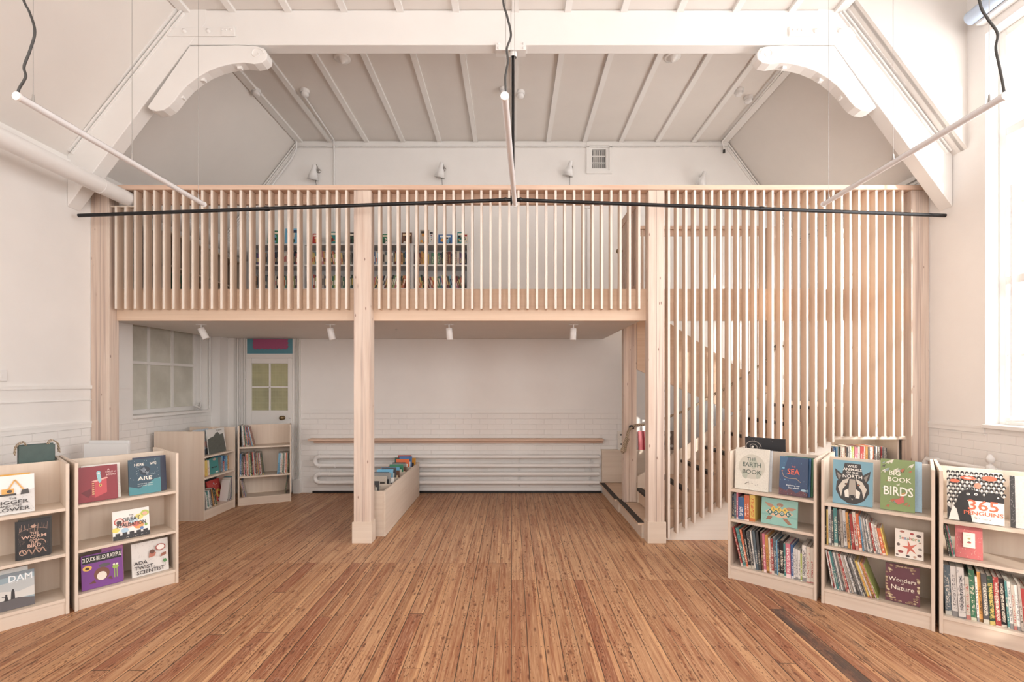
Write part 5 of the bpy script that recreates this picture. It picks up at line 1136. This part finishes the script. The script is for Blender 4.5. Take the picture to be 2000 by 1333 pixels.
strip(-.035, dn, .022, df, zl, 'slim white strip light in the middle, seen almost end-on', (.055, .50, .955), cab([(988, 184), (987, 150), (992, 120), (990, 95), (998, 68), (990, 30), (983, 0), (986, -80), (992, -200)], dn+.01))

# ceiling roses, detectors and conduit
for i, (x, y) in enumerate(((-1.795, 4.98), (1.69, 4.96))):
    o = MB().lathe([(.085, 0), (.085, -.012), (.07, -.018), (.055, -.018), (.05, -.03), (.035, -.034), (.022, -.05), (.012, -.058), (.001, -.06)], 28).build('ceiling_rose', m_gloss) if i == 0 else copy_tree(o)
    o.location = (x, y, ZC-.001); tag(o, '%s round moulded ceiling rose just behind the truss beam' % ('left' if i == 0 else 'right'), 'ceiling rose', 'ceiling roses')
def detector(x, y, label, r=.05):
    e = tag(empty('smoke_detector', (x, y, ZC-.0305)), label, 'smoke detector', 'smoke detectors')
    MB().lathe([(r, .03), (r, .0), (r*.92, -.006)], 22).build('detector_base', m_white, e)
    MB().lathe([(r*.85, -.005), (r*.82, -.03), (r*.6, -.04), (r*.25, -.045), (.001, -.045)], 22).build('detector_head', m_white, e)
detector(-3.0, 5.52, 'white detector by the left edge of the flat ceiling'); detector(-2.43, 5.53, 'white detector beside the left conduit'); detector(-.10, 5.50, 'white detector left of the middle strip light', .045)
detector(.10, 5.56, 'white detector right of the middle strip light'); detector(2.66, 5.52, 'white detector on the right part of the flat ceiling'); detector(2.84, 5.66, 'white detector by the right edge of the flat ceiling')
cn_ = tag(empty('conduit', (-2.47, 6.0, 4.95)), 'white cable conduit along the ceiling and down the back wall, left', 'conduit')
def cnd(e, pts, name='conduit_pipe', r=.011, mat=m_white):
    l = e.location; MB().tube([Vector(p)-l for p in pts], r, 8).build(name, mat, e)
cnd(cn_, [(-2.47, 5.54, 4.975), (-2.50, 6.60, 4.975), (-2.52, 6.66, 4.93), (-2.52, 6.675, 4.80), (-2.52, 6.675, 3.60)])
c2 = tag(empty('conduit', (-3.15, 6.6, 4.7)), 'white conduit following the sloping cornice of the back wall', 'conduit')
cnd(c2, [(-3.02, 6.60, 4.95), (-3.04, 6.64, 4.86), (-3.12, 6.655, 4.72), (-3.52, 6.655, 4.18), (-3.75, 6.655, 3.85)])
c3 = tag(empty('conduit', (2.95, 6.0, 4.95)), 'white conduit along the right edge of the flat ceiling', 'conduit')
cnd(c3, [(2.93, 5.0, 4.955), (2.95, 6.60, 4.955), (3.0, 6.67, 4.86)]); MB().tube([(.05, .665, -.09), (.05, .665, -.13)], .018, 8).build('cable_end', m_cable, c3)
# wall spotlights above the gallery
def wall_lamp(px, py, label):
    y = 6.60; x = (px-1000)*y/F; z = EYE+(750-py)*y/F
    e = tag(empty('wall_lamp', (x, y, z)), label, 'lamp', 'small white wall lamps above the gallery')
    Mr = Matrix.Rotation(deg(12), 4, 'Y') @ Matrix.Rotation(deg(14), 4, 'X')
    MB().lathe([(.012, .13), (.024, .125), (.028, .10), (.030, .06), (.045, .03), (.075, -.075), (.071, -.075), (.040, .025), (.02, .06)], 26, Mr).build('lamp_shade', m_lamp, e)
    MB().sphere((.0, 0, -.02), .028).build('bulb', plain('lamp_bulb', (.8, .78, .72), .2), e)
    MB().tube([(.01, .0, .11), (.03, .03, .15), (.045, .05, .10), (.04, .088, .08)], .006, 8).lathe([(.03, 0), (.028, .012), (.001, .014)], 16, Matrix.Translation((.04, .094, .08))@Matrix.Rotation(math.pi/2, 4, 'X')).build('lamp_arm', m_wire, e)
    MB().tube([(.015, .03, -.07), (.02, .06, -.16), (.02, .088, -.34)], .003, 6).build('power_cable', m_cable, e)
for px, py, lb in ((612, 340, 'white wall lamp nearest the left conduit'), (860, 336, 'white wall lamp left of the middle strip light'), (1111, 333, 'white wall lamp beside the small high window'), (1371, 354, 'white wall lamp half hidden behind the rail at the right')): wall_lamp(px, py, lb)
# spotlights under the gallery
def spot(px, label, ax, ay):
    y = 5.06; x = (px-1000)*y/F; z = 2.1885
    e = tag(empty('spotlight', (x, y, z)), label, 'spotlight', 'white spotlights under the gallery')
    MB().lathe([(.05, 0), (.05, -.005), (.001, -.006)], 20).tube([(0, 0, -.005), (0, 0, -.05)], .006, 8).build('mount', m_lamp, e)
    Mr = Matrix.Translation((0, 0, -.05)) @ Matrix.Rotation(deg(ax), 4, 'Y') @ Matrix.Rotation(deg(ay), 4, 'X')
    MB().lathe([(.001, .012), (.03, .01), (.034, .002), (.034, -.115), (.030, -.118), (.026, -.10), (.001, -.098)], 24, Mr).build('spot_head', m_lamp, e)
spot(393, 'white spotlight by the left window, tilted most', -24, 6); spot(645, 'white spotlight just left of the second post', -10, 6); spot(877, 'white spotlight right of the second post', -4, 4); spot(1120, 'white spotlight near the stair opening', 2, 4)
hk = MB().tube([(0, 0, 0), (0, 0, -.035)], .003, 6).box(-.012, .012, -.003, .003, -.004, 0).build('ceiling_hook', m_wire); hk.location = (-1.35, 5.5, 2.189); tag(hk, 'tiny hook in the white soffit right of the second post', 'hook')
# socket and conduit on the gallery back wall
sk = tag(empty('fused_switch', (1.075, YB-.012, 4.08)), 'white electrical box with conduit on the gallery back wall', 'socket')
MB().box(-.045, .045, -.035, .012, -.045, .045).build('switch_box', m_white, sk, bevel=.004); MB().box(-.012, .012, -.04, -.034, -.018, .018).build('rocker', m_alu, sk); MB().box(-.012, .012, -.012, .012, -1.6, -.045).build('trunking', m_white, sk)
ls = MB().box(0, .012, -.045, .045, -.045, .045).box(.012, .016, -.01, .01, -.016, .016).build('light_switch', m_white, bevel=.002); ls.location = (XL, 3.77, 1.615); tag(ls, 'white light switch on the left wall at the frame edge', 'switch')
# conduit by the left window
c4 = tag(empty('conduit', (XL+.02, 6.36, 1.7)), 'thin white pipe beside the left window', 'conduit')
cnd(c4, [(XL+.02, 6.36, 1.22), (XL+.02, 6.36, 2.188)], r=.012)

# ---------------- low things on the back wall ----------------
rail = tag(empty('wall_shelf', (-.8, YB-.07, .76)), 'long narrow pine ledge fixed to the white wall above the heating pipes', 'ledge')
MB().box(-2.05, 2.08, -.06, .068, -.012, .018).build('ledge_board', m_rail, rail, bevel=.002); MB().box(-2.0, 2.08, .02, .068, -.05, -.012).build('batten', m_rail, rail, bevel=.002)
rd = tag(empty('pipe_radiator', (-.75, YB-.09, .35)), 'four-row white pipe radiator along the back wall below the ledge', 'radiator')
zs_ = [.527, .402, .285, .165]; xr_ = 1.22; xl_ = -2.70
for a_, b_ in ((0, 1), (2, 3)):
    z0, z1 = zs_[a_], zs_[b_]; r_ = (z0-z1)/2; cz = (z0+z1)/2
    arc = [(xl_-r_*math.sin(t_)*1.0, cz+r_*math.cos(t_)) for t_ in [math.pi*i/14 for i in range(15)]]
    MB().tube([(p[0]+.75, 0, p[1]-.35) for p in [(xr_, z0)]+arc+[(xr_, z1)]], .029, 18).build('pipe_loop', m_white, rd)
for z in zs_:
    for x in (-2.70, -2.48 if z in (zs_[1], zs_[3]) else -2.55):
        MB().tube([(x+.75-.008, 0, z-.35), (x+.75+.008, 0, z-.35)], .036, 18).build('collar', m_white, rd)
for x in (-2.2, .1, 1.1):
    MB().tube([(x+.75, .07, -.25), (x+.75, .045, -.25), (x+.75, .045, .19), (x+.75, .07, .19)], .008, 6).build('pipe_clip', m_white, rd)
bx = tag(empty('pipe_boxing', (2.1, 6.63, 0)), 'low plywood boxing against the back wall beside the first steps', 'boxing')
MB().box(-.82, 1.0, -.005, .010, .16, .60).build('front_panel', m_ply, bx); MB().box(-.835, -.82, -.005, .06, .16, .60).build('end_panel', m_ply, bx); MB().box(-.84, 1.0, -.02, .06, .601, .62).build('top_board', m_ply, bx)
for i, (x, w_, c_, lb, it) in enumerate(((1.49, .12, '#e6e0d6', 'white spotted', [('e', -.1, .3, .15, .1, '#3a3634'), ('e', .1, .0, .15, .08, '#3a3634'), ('e', -.1, -.2, .1, .1, '#3a3634'), ('e', .2, -.4, .12, .08, '#c8a848'), ('e', .2, .2, .12, .08, '#b84038')]), (1.78, .16, '#b02c3a', 'crimson', []), (2.09, .20, '#8a7a70', 'dark mottled', [('e', -.3, .3, .15, .1, '#2a2624'), ('e', .1, .1, .15, .12, '#2a2624'), ('e', -.1, -.2, .2, .1, '#2a2624'), ('e', .3, -.3, .12, .1, '#d8d0c8'), ('e', .2, .3, .12, .1, '#c0b0a8')]))):
    c = MB(); h_ = .26; c.box(0, w_, 0, .012, 0, h_); o = c.build('picture_book', m_face); o.color = (*hx(c_), 1)
    if it: a_ = art_mesh(it, w_, h_).build('cover_print', m_print, o, colors=True); a_.location = (w_/2, 0, h_/2)
    o.location = (x, 6.625, .621); o.rotation_euler = (deg(-6), 0, 0); tag(o, '%s book leaning on the plywood boxing behind the stair foot' % lb, 'book', 'books leaning on the plywood boxing')

# ---------------- right wall radiator ----------------
rr_ = tag(empty('column_radiator', (3.93, 3.3, 0)), 'white cast-iron column radiator under the tall right-hand window', 'radiator')
for i in range(22):
    y = -.95+i*.062
    MB().tube([(0, y, .14), (0, y, .16), (0, y, .84), (0, y, .86)], .028, 12, radii=[.015, .028, .028, .012]).tube([(.085, y, .14), (.085, y, .16), (.085, y, .84), (.085, y, .86)], .028, 12, radii=[.015, .028, .028, .012]).tube([(0, y, .835), (.085, y, .835)], .026, 10).tube([(0, y, .165), (.085, y, .165)], .026, 10).build('radiator_column', m_white, rr_)
for y in (-.92, .33):
    for x in (0.0, .085): MB().tube([(x, y, 0), (x, y, .15)], .016, 8).build('foot', m_white, rr_)
rv = tag(empty('radiator_pipe', (3.98, 4.2, .83)), 'white radiator pipe with a valve beside the right-hand post', 'pipe')
MB().tube([(0, .34, -.80), (0, .34, -.03), (0, .32, .0), (0, .20, .0), (0, -.36, .0)], .021, 12).build('pipe_run', m_white, rv)
MB().lathe([(.02, -.04), (.03, -.03), (.03, .03), (.022, .04), (.012, .045), (.012, .06), (.026, .065), (.03, .10), (.022, .11), (.01, .13), (.001, .132)], 16, Matrix.Translation((0, -.28, 0))).build('valve', m_white, rv)
MB().tube([(0, .20, 0), (0, .23, 0)], .027, 12).tube([(0, -.34, 0), (0, -.31, 0)], .027, 12).build('pipe_nut', m_white, rv)

# ---------------- things behind the left bookcases ----------------
Mb = CB.M @ Matrix.Translation((min(CB.lx(93, .40), .48), .41, .7145))
bag = tag(empty('paper_bag', (0, 0, 0)), 'dark green paper carrier bag standing behind the left bookcase', 'bag')
bag.matrix_world = Mb
m = MB(); w_, d_, h_ = .185, .10, .40; t = .003
m.box(-w_/2, w_/2, 0, t, 0, h_); m.prism([(0, 0), (d_, 0), (d_, h_), (d_*.5, h_-.035), (0, h_)], 'x', -w_/2, -w_/2+t); m.prism([(0, 0), (d_, 0), (d_, h_), (d_*.5, h_-.035), (0, h_)], 'x', w_/2-t, w_/2); m.box(-w_/2, w_/2, d_-t, d_, 0, h_); m.box(-w_/2, w_/2, 0, d_, 0, t)
m.build('bag_body', plain('green_paper', hx('#4b5d59'), .45, n=.15), bag)
for y in (.012, d_-.012):
    MB().tube(smooth([Vector((-.05, y, h_-.05)), Vector((-.06, y, h_+.02)), Vector((-.10, y-.02, h_+.0)), Vector((-.11, y-.03, h_-.06))], 5), .004, 6).tube(smooth([Vector((.05, y, h_-.05)), Vector((.07, y, h_+.02)), Vector((.11, y+.01, h_-.0)), Vector((.12, y+.01, h_-.07))], 5), .004, 6).build('rope_handle', m_rope, bag)
for i, (x0, x1, y, h_, lb) in enumerate(((-3.91, -3.51, 4.30, 1.0, 'white board leaning behind the left bookcase, the nearer one'), (-3.92, -3.55, 4.36, 1.025, 'white board leaning behind the left bookcase, the taller one'))):
    o = MB().box(0, x1-x0, 0, .022, 0, h_).build('white_board', m_shelfwhite, bevel=.002); o.location = (x0, y, 0); tag(o, lb, 'board', 'white boards behind the left bookcase')
